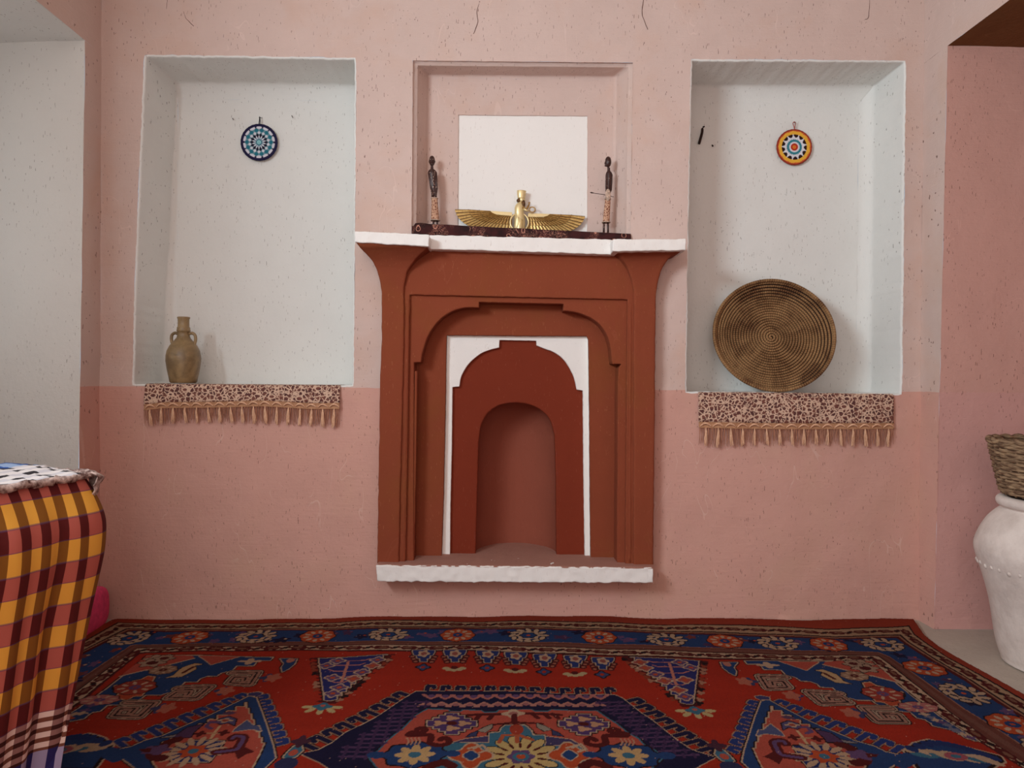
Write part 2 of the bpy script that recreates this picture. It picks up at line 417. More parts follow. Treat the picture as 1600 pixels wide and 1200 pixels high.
m.add(*grid3(jl_b, (XB, jl_b[1]+.02, FLZ), (XB, jl_t[1]+.02, zb1-.0), jl_t, 30, 60, .004, 3, (0, 1, 0)))
m.add(*grid3((XB, 0, FLZ), (XB, NB, FLZ), (XB, NB, zb1), (XB, 0, zb1), 20, 30, .004, 3, (1, 0, 0)))
m.add(*grid3((XB, NB, FLZ), (XL, NB, FLZ), (XL, NB, zb1), (XB, NB, zb1), 20, 30, .004, 3, (0, 1, 0)))
m.mk('bay_wall', M_white, wall_left, label='white bay in the left wall')
m = MB(); m.add(*grid3((XL, 0, zb1), (XL, NB, zb1), (XB, NB, zb1-.02), (XB, 0, zb1-.02), 20, 16, .004, 6, (0, 0, 1)))
m.mk('bay_soffit', M_white, wall_left)
# right
m = MB(); XA = 2.75; NA = -1.9; zb2 = 2.345
jr_b = np.array([XR, yat(1471.5, XR), FLZ]); jr_t = np.array([XR, yat(1482.5, XR), zb2])
m.add(*grid3((XR, 0, FLZ), jr_b, jr_t, (XR, 0, zb2), 6, 60, .003, 4, (1, 0, 0)))
m.add(*grid3((XR, 0, zb2), (XR, YF, zb2), (XR, YF, ZC), (XR, 0, ZC), 60, 10, .003, 4, (1, 0, 0)))
m.add(*grid3((XR, NA, FLZ), (XR, YF, FLZ), (XR, YF, zb2), (XR, NA, zb2), 30, 30, .003, 4, (1, 0, 0)))
m.mk('wall_right', M_wall, struct=True)
wall_right = bpy.data.objects['wall_right']
m = MB()
m.add(*grid3(jr_b, (XA, jr_b[1], FLZ), (XA, jr_t[1], zb2), jr_t, 40, 70, .004, 5, (0, 1, 0)))
m.add(*grid3((XA, 0, FLZ), (XA, NA, FLZ), (XA, NA, zb2), (XA, 0, zb2), 40, 50, .004, 5, (1, 0, 0)))
m.add(*grid3((XR, NA, FLZ), (XA, NA, FLZ), (XA, NA, zb2), (XR, NA, zb2), 30, 40, .004, 5, (0, 1, 0)))
m.mk('alcove_wall', M_alcove, wall_right)
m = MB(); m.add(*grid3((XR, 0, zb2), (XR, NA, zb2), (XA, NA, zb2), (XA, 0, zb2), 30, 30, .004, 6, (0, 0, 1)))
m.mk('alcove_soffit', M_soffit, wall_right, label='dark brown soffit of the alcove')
# wall behind the viewer with its doorway, ceiling, floor
m = MB(); DX0, DX1, DZ = -1.0, .8, 2.35
m.add(*box(XL, DX0, YF-.25, YF, FLZ, ZC)); m.add(*box(DX1, XR, YF-.25, YF, FLZ, ZC)); m.add(*box(DX0, DX1, YF-.25, YF, DZ, ZC))
m.mk('wall_front', M_wall, struct=True, smooth=False)
m = MB(); m.add(*grid3((XL, 0.02, ZC), (XR, 0.02, ZC), (XR, YF, ZC), (XL, YF, ZC), 30, 30, .006, 8, (0, 0, 1)))
m.mk('ceiling', M_ceil, struct=True)
m = MB(); m.add(*grid3((XB, .02, FLZ), (XA, .02, FLZ), (XA, YF-.25, FLZ), (XB, YF-.25, FLZ), 120, 90, .003, 9, (0, 0, 1)))
m.mk('floor', M_cement, struct=True)

# ================================================================== the fireplace
YL1, YL2, YL3, YWH, YRD = -.052, -.036, .048, .074, .092
hz_top = float(W(800, 884, -.114)[2]); HZ = hz_top
fire = empty('fireplace', (float(W(808, 900, 0)[0]), 0, HZ-.06), 'red clay fireplace with stepped arches, white arch trim and white mantel', 'fireplace')
def arch_px(l):
    return l
# pilasters with flared capitals
def capital(rows, label=None):
    """rows: (py, px left, px right, Y front); rectangles stacked from the hearth to the mantel"""
    loops = []
    S = smooth_curve([np.array(r, float) for r in rows], 6)
    for py, a, b, Y in S:
        p, q = W(a, py, Y), W(b, py, Y); z = (p[2]+q[2])/2; n = 12; l = []
        yb = .015
        e = .006
        l += [(p[0], yb, z), (p[0], (Y+yb)/2, z), (p[0], Y+e, z)]
        l += [(p[0]+e*.3, Y+e*.3, z)]
        for t in range(n+1): u = t/n; l.append((p[0]+e+(q[0]-p[0]-2*e)*u, Y, p[2]+(q[2]-p[2])*u))
        l += [(q[0]-e*.3, Y+e*.3, z), (q[0], Y+e, z), (q[0], (Y+yb)/2, z), (q[0], yb, z)]
        l = [(x+.0022*nz((x, y, zz), 28, 1)+.0012*nz((x, y, zz), 80, 1), y+.0022*nz((x, y, zz), 22, 4)+.0008*nz((x, y, zz), 90, 6), zz) for x, y, zz in l]
        loops.append(l)
    V, Fc = loft(loops)
    return mk('pilaster', V, Fc, M_brown, fire, label=label)
capital([(882, 589, 623, -.064), (840, 589.5, 624, -.064), (780, 590.5, 625, -.064), (700, 592, 627, -.064), (600, 593.5, 629.5, -.064), (530, 596, 631, -.064), (480, 596.5, 631.5, -.064),
         (450, 595, 631.5, -.066), (425, 589.6, 636, -.076), (410, 583, 645, -.093), (400, 575, 653, -.112), (391, 566, 663, -.135), (384, 560, 669, -.155), (376, 556, 670, -.165)])
capital([(882, 990, 1021, -.064), (840, 990, 1021.5, -.064), (780, 990, 1022, -.064), (700, 990, 1023, -.064), (600, 990, 1024, -.064), (530, 990, 1024.5, -.064), (480, 990.5, 1025, -.064),
         (450, 989.5, 1027, -.066), (425, 983, 1033, -.076), (410, 975.5, 1040.5, -.093), (400, 968.5, 1049, -.112), (394, 962, 1062, -.135), (389, 959, 1069, -.155), (383, 958, 1070.5, -.165)])
def frame_plate(name, outer_px, inner_px, Yo, Yi, mat, jit=.0014, step=.012, label=None, rnd=.004, spacing=.02, relief=.0016, revmat=None):
    """flat clay layer at depth Yo with an opening whose rounded edge returns to depth Yi"""
    o = outl(outer_px, Yo, step); i = outl(inner_px, Yo, step, jit, 3)
    io = offs(i, rnd); m = MB()
    V, T = plate(o, [io], lambda p, r: (p[0], Yo+r, p[1]), spacing, relief); m.add(V, T)
    L = []
    for k in range(4):
        a = k/3*math.pi/2; L.append(at(offs(i, rnd*(1-math.sin(a))), Yo+rnd*(1-math.cos(a))))
    L.append(at(i, (Yo+Yi)/2)); L.append(at(i, Yi+.002))
    m.add(*loft(L))
    return m.mk(name, mat, fire, label=label)
BOT = 884
# lintel field between the capitals, down to the outer moulding
frame_plate('lintel', [(600, 380), (1012, 386), (1012, 881), (598, 878)], [(640.5, 460.5), (980.5, 468), (977, BOT), (633.5, BOT)], YL1, YL2, M_brown)
# ribs of the stepped moulding beside the opening
def rib(px, Y, wpx):
    P = [W(a, b, Y) for a, b in smooth_curve([np.array(q, float) for q in px], 10)]
    V, Fc = tube([p+np.array([.001*nz(p, 20, 3), .001*nz(p, 20, 9), 0]) for p in P], wpx*DCAM/F/2, 10); return mk('moulding', V, Fc, M_brown, fire)
rib([(637, 468), (636, 560), (633, 700), (631.5, 800), (630.5, 878)], YL1+.006, 6.5)
rib([(985, 474), (984.5, 600), (984, 740), (984, 878)], YL1+.006, 6.0)
# spandrels: stepped keel arch
arch1 = [(646.5, BOT), (646.5, 700), (647, 566.5)]+[tuple(p) for p in smooth_curve([np.array(q, float) for q in [(657.5, 566), (660.5, 550), (668, 527), (678, 510), (690, 497), (706, 487), (724, 481), (748.5, 480.5)]], 5)]+[(748.5, 472), (880.5, 475)]+[tuple(p) for p in smooth_curve([np.array(q, float) for q in [(880.5, 485.5), (900, 488), (922, 496), (938, 508), (948, 523), (953.5, 540), (957, 569)]], 5)]+[(971, 569), (967, 575), (965.5, 600), (965, 740), (964, BOT)]
frame_plate('spandrel', [(628, 450), (992, 455), (990, 881), (622, 881)], arch1, YL2, YL3, M_brown, .0009, .008, spacing=.02)
rib([(650, 580), (648.5, 700), (646.5, 800), (645, 876)], YL2+.012, 5.0)
rib([(969, 584), (968.5, 700), (968, 800), (967.5, 876)], YL2+.010, 6.0)
# field inside the arch
wh_out = [(698, 524), (917, 525.5), (919.5, 531), (921, 640), (922, 780), (923, 874), (690, 871), (693, 780), (696, 640), (697.5, 540)]
frame_plate('arch_field', [(636, 462), (980, 466), (978, 880), (630, 878)], wh_out, YL3, YWH, M_brown, .0008, .01, rnd=.003)
# white reveal and white arch trim
i = outl(wh_out, YL3, .01, .0008, 3); m = MB(); m.add(*loft([at(offs(i, -.0012), YL3+.006), at(offs(i, -.0012), YWH)]))
m.mk('arch_reveal', M_gyp, fire, label='white painted reveal')
arch2 = [(703, 876), (704, 780), (706, 700), (707, 605)]+[(717.5, 604)]+[tuple(p) for p in smooth_curve([np.array(q, float) for q in [(718, 602), (721, 588), (729, 573), (740, 561), (754, 551), (768, 546), (780, 543)]], 5)]+[(780.5, 531.5), (838, 532.5)]+[tuple(p) for p in smooth_curve([np.array(q, float) for q in [(838.5, 540), (850, 544.5), (866, 550.5), (880, 561), (890, 575), (897, 590), (901.5, 609)]], 5)]+[(911, 610.5), (912, 740), (914, 876)]
o2 = offs(outl(wh_out, YWH, .01, .0008, 3), .004)
i2 = outl(arch2, YWH, .008, .0008, 5); m = MB()
V, T = plate(o2, [offs(i2, .0015)], lambda p, r: (p[0], YWH+r, p[1]), .015, .001); m.add(V, T)
m.add(*loft([at(offs(i2, .0015), YWH), at(i2, YWH+.0015), at(i2, YRD+.002)]))
m.mk('arch_trim', M_gyp, fire, label='white trim cut to a stepped arch')
# red inner panel with the fire opening, and the half-round fire chamber
fo = [(743, 878), (745, 800), (748, 690), (751, 668)]+[tuple(p) for p in smooth_curve([np.array(q, float) for q in [(753, 661), (762, 646), (775, 636), (790, 631), (808, 629.5), (826, 632), (842, 638.5), (855, 650), (862, 662)]], 4)]+[(866.5, 680), (868.5, 740), (869.5, 878)]
frame_plate('inner_panel', [(680, 505), (936, 510), (934, 880), (678, 880)], fo, YRD, YRD+.03, M_red, .0012, .01, rnd=.006, spacing=.02)
io = offs(outl(fo, YRD, .01, .0012, 3), .004)
cx0 = sum(p[0] for p in io)/len(io); zc0 = float(W(808, 690, YRD)[2]); loops = []
for k in range(15):
    a = k/14*math.pi/2; c, s = max(math.cos(a), .0), math.sin(a)
    loops.append([(cx0+(p[0]-cx0)*c, YRD+.01+.2*s, (zc0+(p[1]-zc0)*c) if p[1] > zc0 else p[1]) for p in io])
V, Fc = loft(loops); V = [(p[0]+.002*nz(p, 14, 1), p[1]+.003*nz(p, 10, 5), p[2]) for p in V]
mk('fire_chamber', V, Fc, M_chamber, fire, label='half-round fire chamber of pinkish clay')
# hearth slab: white front, clay top
def slab(name, px4_, Yf, Yb, n, amp, mat, par, label=None, bw=.004, s=25):
    fr = [W(a, b, Yf) for a, b in px4_]              # bl br tr tl
    bk = [np.array([p[0], Yb, p[2]]) for p in fr]
    V, Fc = rough_box(fr+bk, n, amp, s); o = mk(name, V, Fc, mat, par, label=label); bevel(o, bw, 3); return o
slab('hearth_slab', [(589, 909), (1020, 911), (1020.5, 887.5), (588, 883.5)], -.112, .02, (160, 8, 8), .0024, M_gyp, fire, 'white painted hearth edge with chipped underside', s=40)
V = []; m = MB()
p0, p1 = W(588.5, 883.5, -.113), W(1020, 887.5, -.113)
def htop(u, y): x = p0[0]+(p1[0]-p0[0])*u; z = p0[2]+(p1[2]-p0[2])*u; return np.array([x, y, z+.0015+.0012*nz((x, y, 0), 20)])
nu, nv = 90, 40
for iu in range(nu+1):
    for iv in range(nv+1):
        v = iv/nv; y = -.1125+.42*v; V.append(htop(iu/nu, y) if v > 0 else htop(iu/nu, y)-np.array([0, 0, .004+.003*abs(nz((iu*.3, 0, 0), 1))]))
m.add(V, [(q, q+nv+1, q+nv+2, q+1) for iu in range(nu) for iv in range(nv) for q in [iu*(nv+1)+iv]])
m.mk('hearth_top', M_hearth, fire, label='pinkish clay top of the hearth')
# mantel: two forward end blocks and the set-back middle
ms = MB()
def mantel_piece(px4_, Yf, Yb, n):
    fr = [W(a, b, Yf) for a, b in px4_]; bk = [np.array([p[0], Yb, p[2]]) for p in fr]
    ms.add(*rough_box(fr+bk, n, .0016, 35))
mantel_piece([(554, 378.5), (670.5, 385), (670.5, 366.5), (554, 361)], -.17, .012, (46, 8, 7))
mantel_piece([(671, 389), (958, 397.5), (958, 374), (671, 367)], -.10, .10, (110, 8, 8))
mantel_piece([(957.5, 392.5), (1072, 391), (1072.5, 373.5), (957.5, 373.5)], -.17, .012, (46, 8, 7))
o = ms.mk('mantel_shelf', M_gyp, fire, label='white mantel shelf with forward end blocks'); bevel(o, .004, 3)

# ================================================================== things on and around the mantel
def px2(pts, Y): return [W(a, b, Y) for a, b in pts]
def prism(front, back):
    n = len(front); V = list(front)+list(back)
    Fc = [tuple(range(n))[::-1], tuple(range(n, 2*n))]+[(i, (i+1) % n, (i+1) % n+n, i+n) for i in range(n)]
    return V, Fc
# dark patterned runner: lies on the niche sill and turns down over its edge to the shelf
t = NT('dark_paisley_cloth'); p = t.obj(); uv = t.add('ShaderNodeTexCoord').outputs['UV']
n1 = t.noise(t.map(uv, (0, 0, 0), (1, 1, 1)), 62, 3, .6, 1.5)
lines = t.math('LESS_THAN', t.math('ABSOLUTE', t.math('SUBTRACT', n1, .5)), .014)
lines = t.math('MULTIPLY', lines, t.ramp(t.noise(uv, 11, 2), .46, .56))
vo = t.add('ShaderNodeTexVoronoi', None, Vector=uv, Scale=26.0); ringp = t.math('MULTIPLY', t.math('LESS_THAN', t.math('ABSOLUTE', t.math('SUBTRACT', vo.outputs['Distance'], .24)), .028), t.math('GREATER_THAN', t.add('ShaderNodeSeparateColor', None, Color=vo.outputs['Color']).outputs[0], .5))
c = t.mix(t.math('MAXIMUM', lines, ringp), t.mix(t.ramp(t.noise(uv, 20, 2), .4, .6), srgb(42, 22, 22), srgb(64, 28, 28)), srgb(190, 132, 112))
M_runner = t.out(c, .9, t.noise(p, 300, 2), .3, .002)
prof = [(.098, -.020), (.06, -.020), (.022, -.019), (.008, -.005), (.001, .0008), (-.006, -.002), (-.0095, -.010)]
nx = 120; V = []; UV = []
for i in range(nx+1):
    u = i/nx; pxx = 643.5+(985.5-643.5)*u
    topy = 349.5+(366-349.5)*u+1.6*math.exp(-((u-.045)/.03)**2)*-1+(4.5 if u < .015 else 0)+.8*nz((u*9, 0, 0), 1)
    zt_ = W(pxx, topy, -.004)[2]; zb_ = W(pxx, 371+(379-371)*u, -.004)[2]
    x = W(pxx, 360, -.004)[0]
    for j, (y, dz) in enumerate(prof):
        V.append((x, y, zt_+dz)); UV.append((u*.95, .25-.001*j+y))
    for j in range(1, 6):
        f = j/5; V.append((x, -.0095-.002*math.sin(f*3)+.0015*nz((u*30, f, 0), 1), zt_-.010+(zb_-zt_+.010)*f)); UV.append((u*.95, .24-.05*f))
k = len(prof)+5; Fc = [(q, q+k, q+k+1, q+1) for i in range(nx) for j in range(k-1) for q in [i*k+j]]
V = np.array(V); runner_z = lambda px_: float(V[int(round((px_-643.5)/342*nx))*k][2])
zr = [runner_z(p_) for p_ in range(644, 986)]
rl = tuple(V[(nx//2)*k+k-1])
run = mk('mantel_runner', V, Fc, M_runner, loc=rl, uvs=UV)
tag(run, 'dark maroon patterned cloth running along the back of the mantel shelf', 'cloth')
sd = run.modifiers.new('solid', 'SOLIDIFY'); sd.thickness = .0025; sd.offset = -1
def zrun(px_): return zr[max(0, min(341, int(px_-644)))]

# ---- gold winged emblem, leaning on the white panel
t = NT('gold_paint'); p = t.obj(); n = t.noise(p, 120, 4)
M_gold = t.out(t.mix(t.ramp(n, .3, .7), srgb(210, 178, 112), srgb(176, 138, 78)), .38, n, .15, .001, metal=.5, spec=.5)
t = NT('gold_dark'); p = t.obj(); n = t.noise(p, 120, 4)
M_gold2 = t.out(t.mix(t.ramp(n, .3, .7), srgb(196, 156, 90), srgb(152, 112, 58)), .42, n, .15, .001, metal=.5, spec=.5)
t = NT('gold_pale'); M_gold3 = t.out(srgb(230, 208, 156), .38, t.noise(t.obj(), 90, 3), .15, .001, metal=.5, spec=.5)
M_bronze = simple('dark_bronze', (110, 74, 40), .5, 90, .3, .2, metal=.4)  # darker bronze tone of wing base, row lines, hair and beard
YE = .084
eb = W(812, 361, YE)
emb = empty('winged_emblem', eb, 'gold winged emblem with a bearded robed man in its ring, leaning on the white panel', 'ornament')
tl = math.radians(2.35); SC = (DCAM+YE)/F
def E3(a, b, d=0.0):
    """emblem plane: a right, b up (in photo pixels from the ring centre), d metres towards the room"""
    x = a*math.cos(tl)+b*math.sin(tl); z = -a*math.sin(tl)+b*math.cos(tl)
    c = W(812, 347, YE); return np.array([c[0]+x*SC, YE-d+.010*(b+14)/62, c[2]+z*SC])
def loc_ab(px_, py_):                               # photo pixel -> emblem plane
    dx, dz = px_-812, -(py_-347); r = tl-ROLL*0
    return (dx*math.cos(tl)-dz*math.sin(tl), dx*math.sin(tl)+dz*math.cos(tl))
def curve_ab(pts, n):
    P = smooth_curve([np.array(loc_ab(*q)) for q in pts], 8); return fit_open(P, n)
def fit_open(P, n):
    P = np.array(P); d = np.concatenate([[0], np.cumsum(np.linalg.norm(P[1:]-P[:-1], axis=1))]); q = np.linspace(0, d[-1], n)
    return [np.array([np.interp(s, d, P[:, 0]), np.interp(s, d, P[:, 1])]) for s in q]
ROWS = [   # (outer curve, inner curve, feathers, lift, material)
    ([(711, 328), (714, 337), (721, 346), (734, 354), (752, 357.5), (776, 359.5), (800, 362)], [(733, 328), (736, 334), (741, 340), (752, 345), (768, 347.5), (784, 349), (800, 350)], 17, .003, M_gold),
    ([(732, 328), (735, 335), (741, 341), (752, 346), (768, 348.5), (784, 350), (800, 351)], [(750, 329), (752, 333), (757, 337.5), (766, 340), (778, 341.5), (790, 342.5), (800, 343.5)], 15, .0055, M_gold2),
    ([(749, 329), (751, 333.5), (757, 338.5), (766, 341), (778, 342.5), (790, 343.5), (800, 344.5)], [(766, 330), (768, 332), (772, 334.5), (778, 336), (786, 337), (793, 337.8), (800, 338.5)], 13, .008, M_gold2)]
for sgn in (1, -1):
    # base plate of the wing
    oc = curve_ab(ROWS[0][0], 24); tp = [np.array(loc_ab(*q)) for q in [(800, 332), (766, 330), (733, 328)]]
    pl = oc+tp
    m = MB(); f = [E3(sgn*q[0], q[1], .002) for q in pl]; b = [E3(sgn*q[0], q[1], -.003) for q in pl]
    m.add(*prism(f if sgn > 0 else f[::-1], b if sgn > 0 else b[::-1])); wing = m.mk('wing', M_bronze, emb, smooth=False)
    for oc_, ic_, n, lift, mt in ROWS:
        O = curve_ab(oc_, n+1); I = curve_ab(ic_, n+1); m = MB()
        for k in range(n):
            o0, o1, i0, i1 = O[k], O[k+1], I[k], I[k+1]
            e = (o0+o1)/2-(i0+i1)/2; L = np.linalg.norm(e)+1e-6; e = e/L
            tip0, tip1 = o0*.87+o1*.13, o1*.87+o0*.13; b0, b1 = i0*.87+i1*.13, i1*.87+i0*.13
            tm, bm = (o0+o1)/2+e*.8, (i0+i1)/2
            pts = [b0, bm, b1, tip1, tm, tip0]; hh = [.0006, .0022, .0006, .0006, .0022, .0006]
            Vv = [E3(sgn*q[0], q[1], lift+h) for q, h in zip(pts, hh)]+[E3(sgn*q[0], q[1], lift-.003) for q in pts]
            Ff = [(0, 1, 4, 5), (1, 2, 3, 4)]+[(a, a+6, (a+1) % 6+6, (a+1) % 6) for a in range(6)]
            m.add(Vv, Ff)
        m.mk('feather_row', mt, wing, smooth=False)
        if lift > .004: mk('row_line', *tube([E3(sgn*q[0], q[1], lift-.0005) for q in curve_ab(oc_, 30)], .0013, 6), M_bronze, wing)
    tb = [np.array(loc_ab(*q)) for q in [(766, 330.5), (769, 333.5), (774, 335.5), (784, 336.8), (800, 338.2), (800, 332.3)]]
    m = MB(); m.add(*prism([E3(sgn*q[0], q[1], .011) for q in tb], [E3(sgn*q[0], q[1], .004) for q in tb]))
    for k in range(11):
        q = np.array(loc_ab(776+k*2.1, 336.3+k*.15)); m.add(*ellipsoid(E3(sgn*q[0], q[1], .011), (.0022, .0018, .0022), 8, 5))
    bevel(m.mk('shoulder_band', M_gold3, wing, smooth=False), .0008, 2)
ringp_ = [E3(14.2*math.cos(q)-.5, 14.2*math.sin(q)-1, .012) for q in [2*math.pi*k/40 for k in range(40)]]
mk('ring', *tube(ringp_, .0036, 10, True), M_gold3, emb)
for s in (1, -1):
    mk('streamer', *tube([E3(s*9, -11, .008), E3(s*14, -14.5, .009), E3(s*19, -15.5, .007)], [.003, .004, .0035], 8), M_gold3, emb)
# robed man: stacked ellipses from hem to neck
rows = [(-13, 0, 8.2), (-8, 0, 8.6), (-2, -.2, 8.4), (4, -.6, 8.0), (10, -1, 7.0), (16, -1.6, 7.2), (22, -1.8, 7.0), (26, -1.4, 6.0), (29, -.8, 4.2), (31, -.4, 3.0)]
S = smooth_curve([np.array(r, float) for r in rows], 4); loops = []
for b, a0, r in S:
    l = []
    for k in range(28):
        q = 2*math.pi*k/28; fold = 1+.05*math.sin(6*q+b*.22) if b < 8 else 1
        pnt = E3(a0+r*fold*math.cos(q), b, .012); pnt[1] -= r*.75*SC*math.sin(q)*fold; l.append(pnt)
    loops.append(l)
mk('robe', *loft(loops, True, True, True), M_gold3, emb)
for k in range(5):
    mk('robe_fold', *tube([E3(-3+k*1.8, 6-k, .0285), E3(-2.2+k*1.5, -2, .029), E3(-4+k*2.2, -12.5, .0275)], .0010, 6), M_gold, emb)
m = MB(); m.add(*ellipsoid(E3(1.5, 34.2, .014), (4.2*SC, .011, 4.6*SC), 18, 12)); m.add(*ellipsoid(E3(6, 33.8, .014), (1.5*SC, .004, 1.2*SC), 8, 6))
head = m.mk('head', M_gold3, emb)
mk('hair', *ellipsoid(E3(-2.6, 32.8, .013), (4.0*SC, .010, 3.4*SC), 14, 10), M_bronze, emb)
m = MB(); Bp = smooth_curve([np.array(q, float) for q in [(3.2, 33, 2.4), (4.2, 29, 3.2), (4.6, 25, 2.7), (4.8, 21, 1.4)]], 4)
m.add(*tube([E3(a, b, .016) for a, b, r in Bp], [r*SC for a, b, r in Bp], 10)); m.mk('beard', M_bronze, emb)
L = []
for b, r in ((36.2, 5.6), (37.5, 5.8), (42, 6.6), (47.5, 7.3), (48.5, 7.0)):
    l = []
    for k in range(24):
        q = 2*math.pi*k/24; pnt = E3(.6+r*math.cos(q), b, .014); pnt[1] -= r*.7*SC*math.sin(q); l.append(pnt)
    L.append(l)
mk('hat', *loft(L, True, True, True), M_gold3, emb)
mk('arm', *tube([E3(4, 22, .020), E3(8.5, 18, .024), E3(11.5, 22.5, .024), E3(13.2, 27, .022)], [.0070, .0056, .0044, .0034], 8), M_gold2, emb)
m = MB()
for a, b in ((12.2, 30.5), (13.6, 31.2), (14.8, 30.2)): m.add(*tube([E3(13, 26.5, .022), E3(a, b, .022)], [.0024, .0012], 6))
m.mk('hand', M_gold2, emb)
mk('hand_ring', *tube([E3(18.5+4.6*math.cos(q), 19+4.2*math.sin(q), .020) for q in [2*math.pi*k/22 for k in range(22)]], .0026, 8, True), M_gold2, emb)
mk('forearm', *tube([E3(5, 19, .024), E3(10, 16.5, .026), E3(14.6, 17.2, .022)], [.0058, .0044, .0032], 8), M_gold3, emb)

# ---- carved wooden statuettes
t = NT('ebony_wood'); p = t.obj(); n = t.noise(t.map(p, (0, 0, 0), (60, 60, 12)), 3, 4)
ch = t.math('MULTIPLY', t.math('GREATER_THAN', t.noise(p, 150, 3), .63), t.math('GREATER_THAN', t.noise(p, 26, 2), .5))
M_ebony = t.out(t.mix(ch, t.mix(n, srgb(38, 20, 18), srgb(70, 40, 34)), srgb(176, 140, 124)), .42, n, .2, .001, spec=.4)
t = NT('carved_skirt'); p = t.obj(); vo = t.add('ShaderNodeTexVoronoi', {'feature': 'DISTANCE_TO_EDGE'}, Vector=t.map(p, (0, .6, 0), (1, 1, .7)), Scale=130.0)
pt = t.ramp(vo.outputs['Distance'], .04, .25); nn = t.noise(p, 60, 3)
M_skirt = t.out(t.mix(pt, srgb(206, 164, 136), t.mix(nn, srgb(150, 96, 74), srgb(96, 56, 44))), .8, pt, .3, .001)
M_bone = simple('pale_carving', (208, 178, 158), .7, 120, .3)
def statuette(name, Y, rows, head, arms, legs, skirt, nose, label, feet):
    """rows: torso (py, px centre, half width px, half depth px); everything traced in photo pixels at depth Y"""
    k = (DCAM+Y)/F; b = W(feet[0], feet[1], Y); root = empty(name, (b[0], Y, b[2]), label, 'statuette')
    m = MB()
    def ring_(px_, py_, hw, hd, n=18):
        c = W(px_, py_, Y); return [(c[0]+hw*k*math.cos(q), c[1]+hd*k*math.sin(q), c[2]) for q in [2*math.pi*j/n for j in range(n)]]
    S = smooth_curve([np.array(r, float) for r in rows], 4); m.add(*loft([ring_(c, y, a, d) for y, c, a, d in S], True, True, True))
    hx, hy, hw, hh, hd = head; c = W(hx, hy, Y); m.add(*ellipsoid(c, (hw*k, hd*k, hh*k), 20, 14))
    nx_, ny_ = nose; c2 = W(hx+nx_, hy+2.2, Y); c2 = np.array([c2[0], c2[1]-(hd*k*.8 if abs(nx_) < 2 else 0), c2[2]]); m.add(*ellipsoid(c2, (1.3*k, 2.0*k, 2.0*k), 10, 8))
    c3 = W(hx+nx_*.85, hy+6, Y); c3 = np.array([c3[0], c3[1]-(hd*k*.55 if abs(nx_) < 2 else 0), c3[2]]); m.add(*ellipsoid(c3, (1.9*k, 2.2*k, 1.5*k), 10, 8))
    for s in (-1, 1):                               # ears
        e = W(hx+(s*hw*.95 if abs(nx_) < 2 else .8), hy+1, Y); e = np.array([e[0], e[1]+(0 if abs(nx_) < 2 else s*hd*k*.9), e[2]]); m.add(*ellipsoid(e, (1.0*k, 1.2*k, 1.9*k), 8, 6))
    for arm in arms:
        P = [W(a, b_, Y)+np.array([0, dy, 0]) for a, b_, dy, r in arm]; m.add(*tube(P, [r*k for *_, r in arm], 10))
    body = m.mk('body', M_ebony, root)
    rm = body.modifiers.new('carve', 'REMESH'); rm.mode = 'VOXEL'; rm.voxel_size = .0017; rm.use_smooth_shade = True
    sm = body.modifiers.new('soft', 'SMOOTH'); sm.factor = .5; sm.iterations = 3
    for s, e in zip((-1, 1), arms_eye(nx_)):
        q = W(hx+e[0], hy+e[1], Y); q = np.array([q[0], q[1]+e[2]*hd*k, q[2]]); mk('eye', *ellipsoid(q, (.8*k, .8*k, .6*k), 8, 6), M_bone, body)
    S = smooth_curve([np.array(r, float) for r in skirt], 4)
    loops = []
    for i, (y, c_, a, d) in enumerate(S): loops.append(ring_(c_, y, a, d, 24))
    V_, F_ = loft(loops, True, True, True); sk = mk('skirt', V_, F_, M_skirt, root)
    hem = ring_(skirt[-1][1], skirt[-1][0], skirt[-1][2]+.5, skirt[-1][3]+.5, 24); mk('hem_band', *tube(hem, .9*k, 8, True), M_bone, sk)
    wb = ring_(skirt[0][1], skirt[0][0]+1, skirt[0][2]+.4, skirt[0][3]+.4, 24); mk('waist_band', *tube(wb, .8*k, 8, True), M_bone, sk)
    for (ax, ay, bx, by, dy) in legs:
        P = [W(ax, ay, Y)+np.array([0, dy, 0]), W((ax+bx)/2, (ay+by)/2, Y)+np.array([0, dy, 0]), W(bx, by+3.2, Y)+np.array([0, dy-.001, 0])]
        m = MB(); m.add(*tube(P, [1.9*k, 1.6*k, 1.6*k], 10)); f = P[-1]; m.add(*ellipsoid((f[0], f[1]-.004, f[2]), (1.8*k, 3.4*k, 1.5*k), 12, 8)); m.mk('leg', M_ebony, root)
    return root
def arms_eye(nx_):
    return [(-1.9, -1.2, -.82), (1.9, -1.2, -.82)] if abs(nx_) < 2 else [(-3.4, -1.6, -.45), (-3.4, -1.6, .45)]
YS = .045
zf = 345+10.5
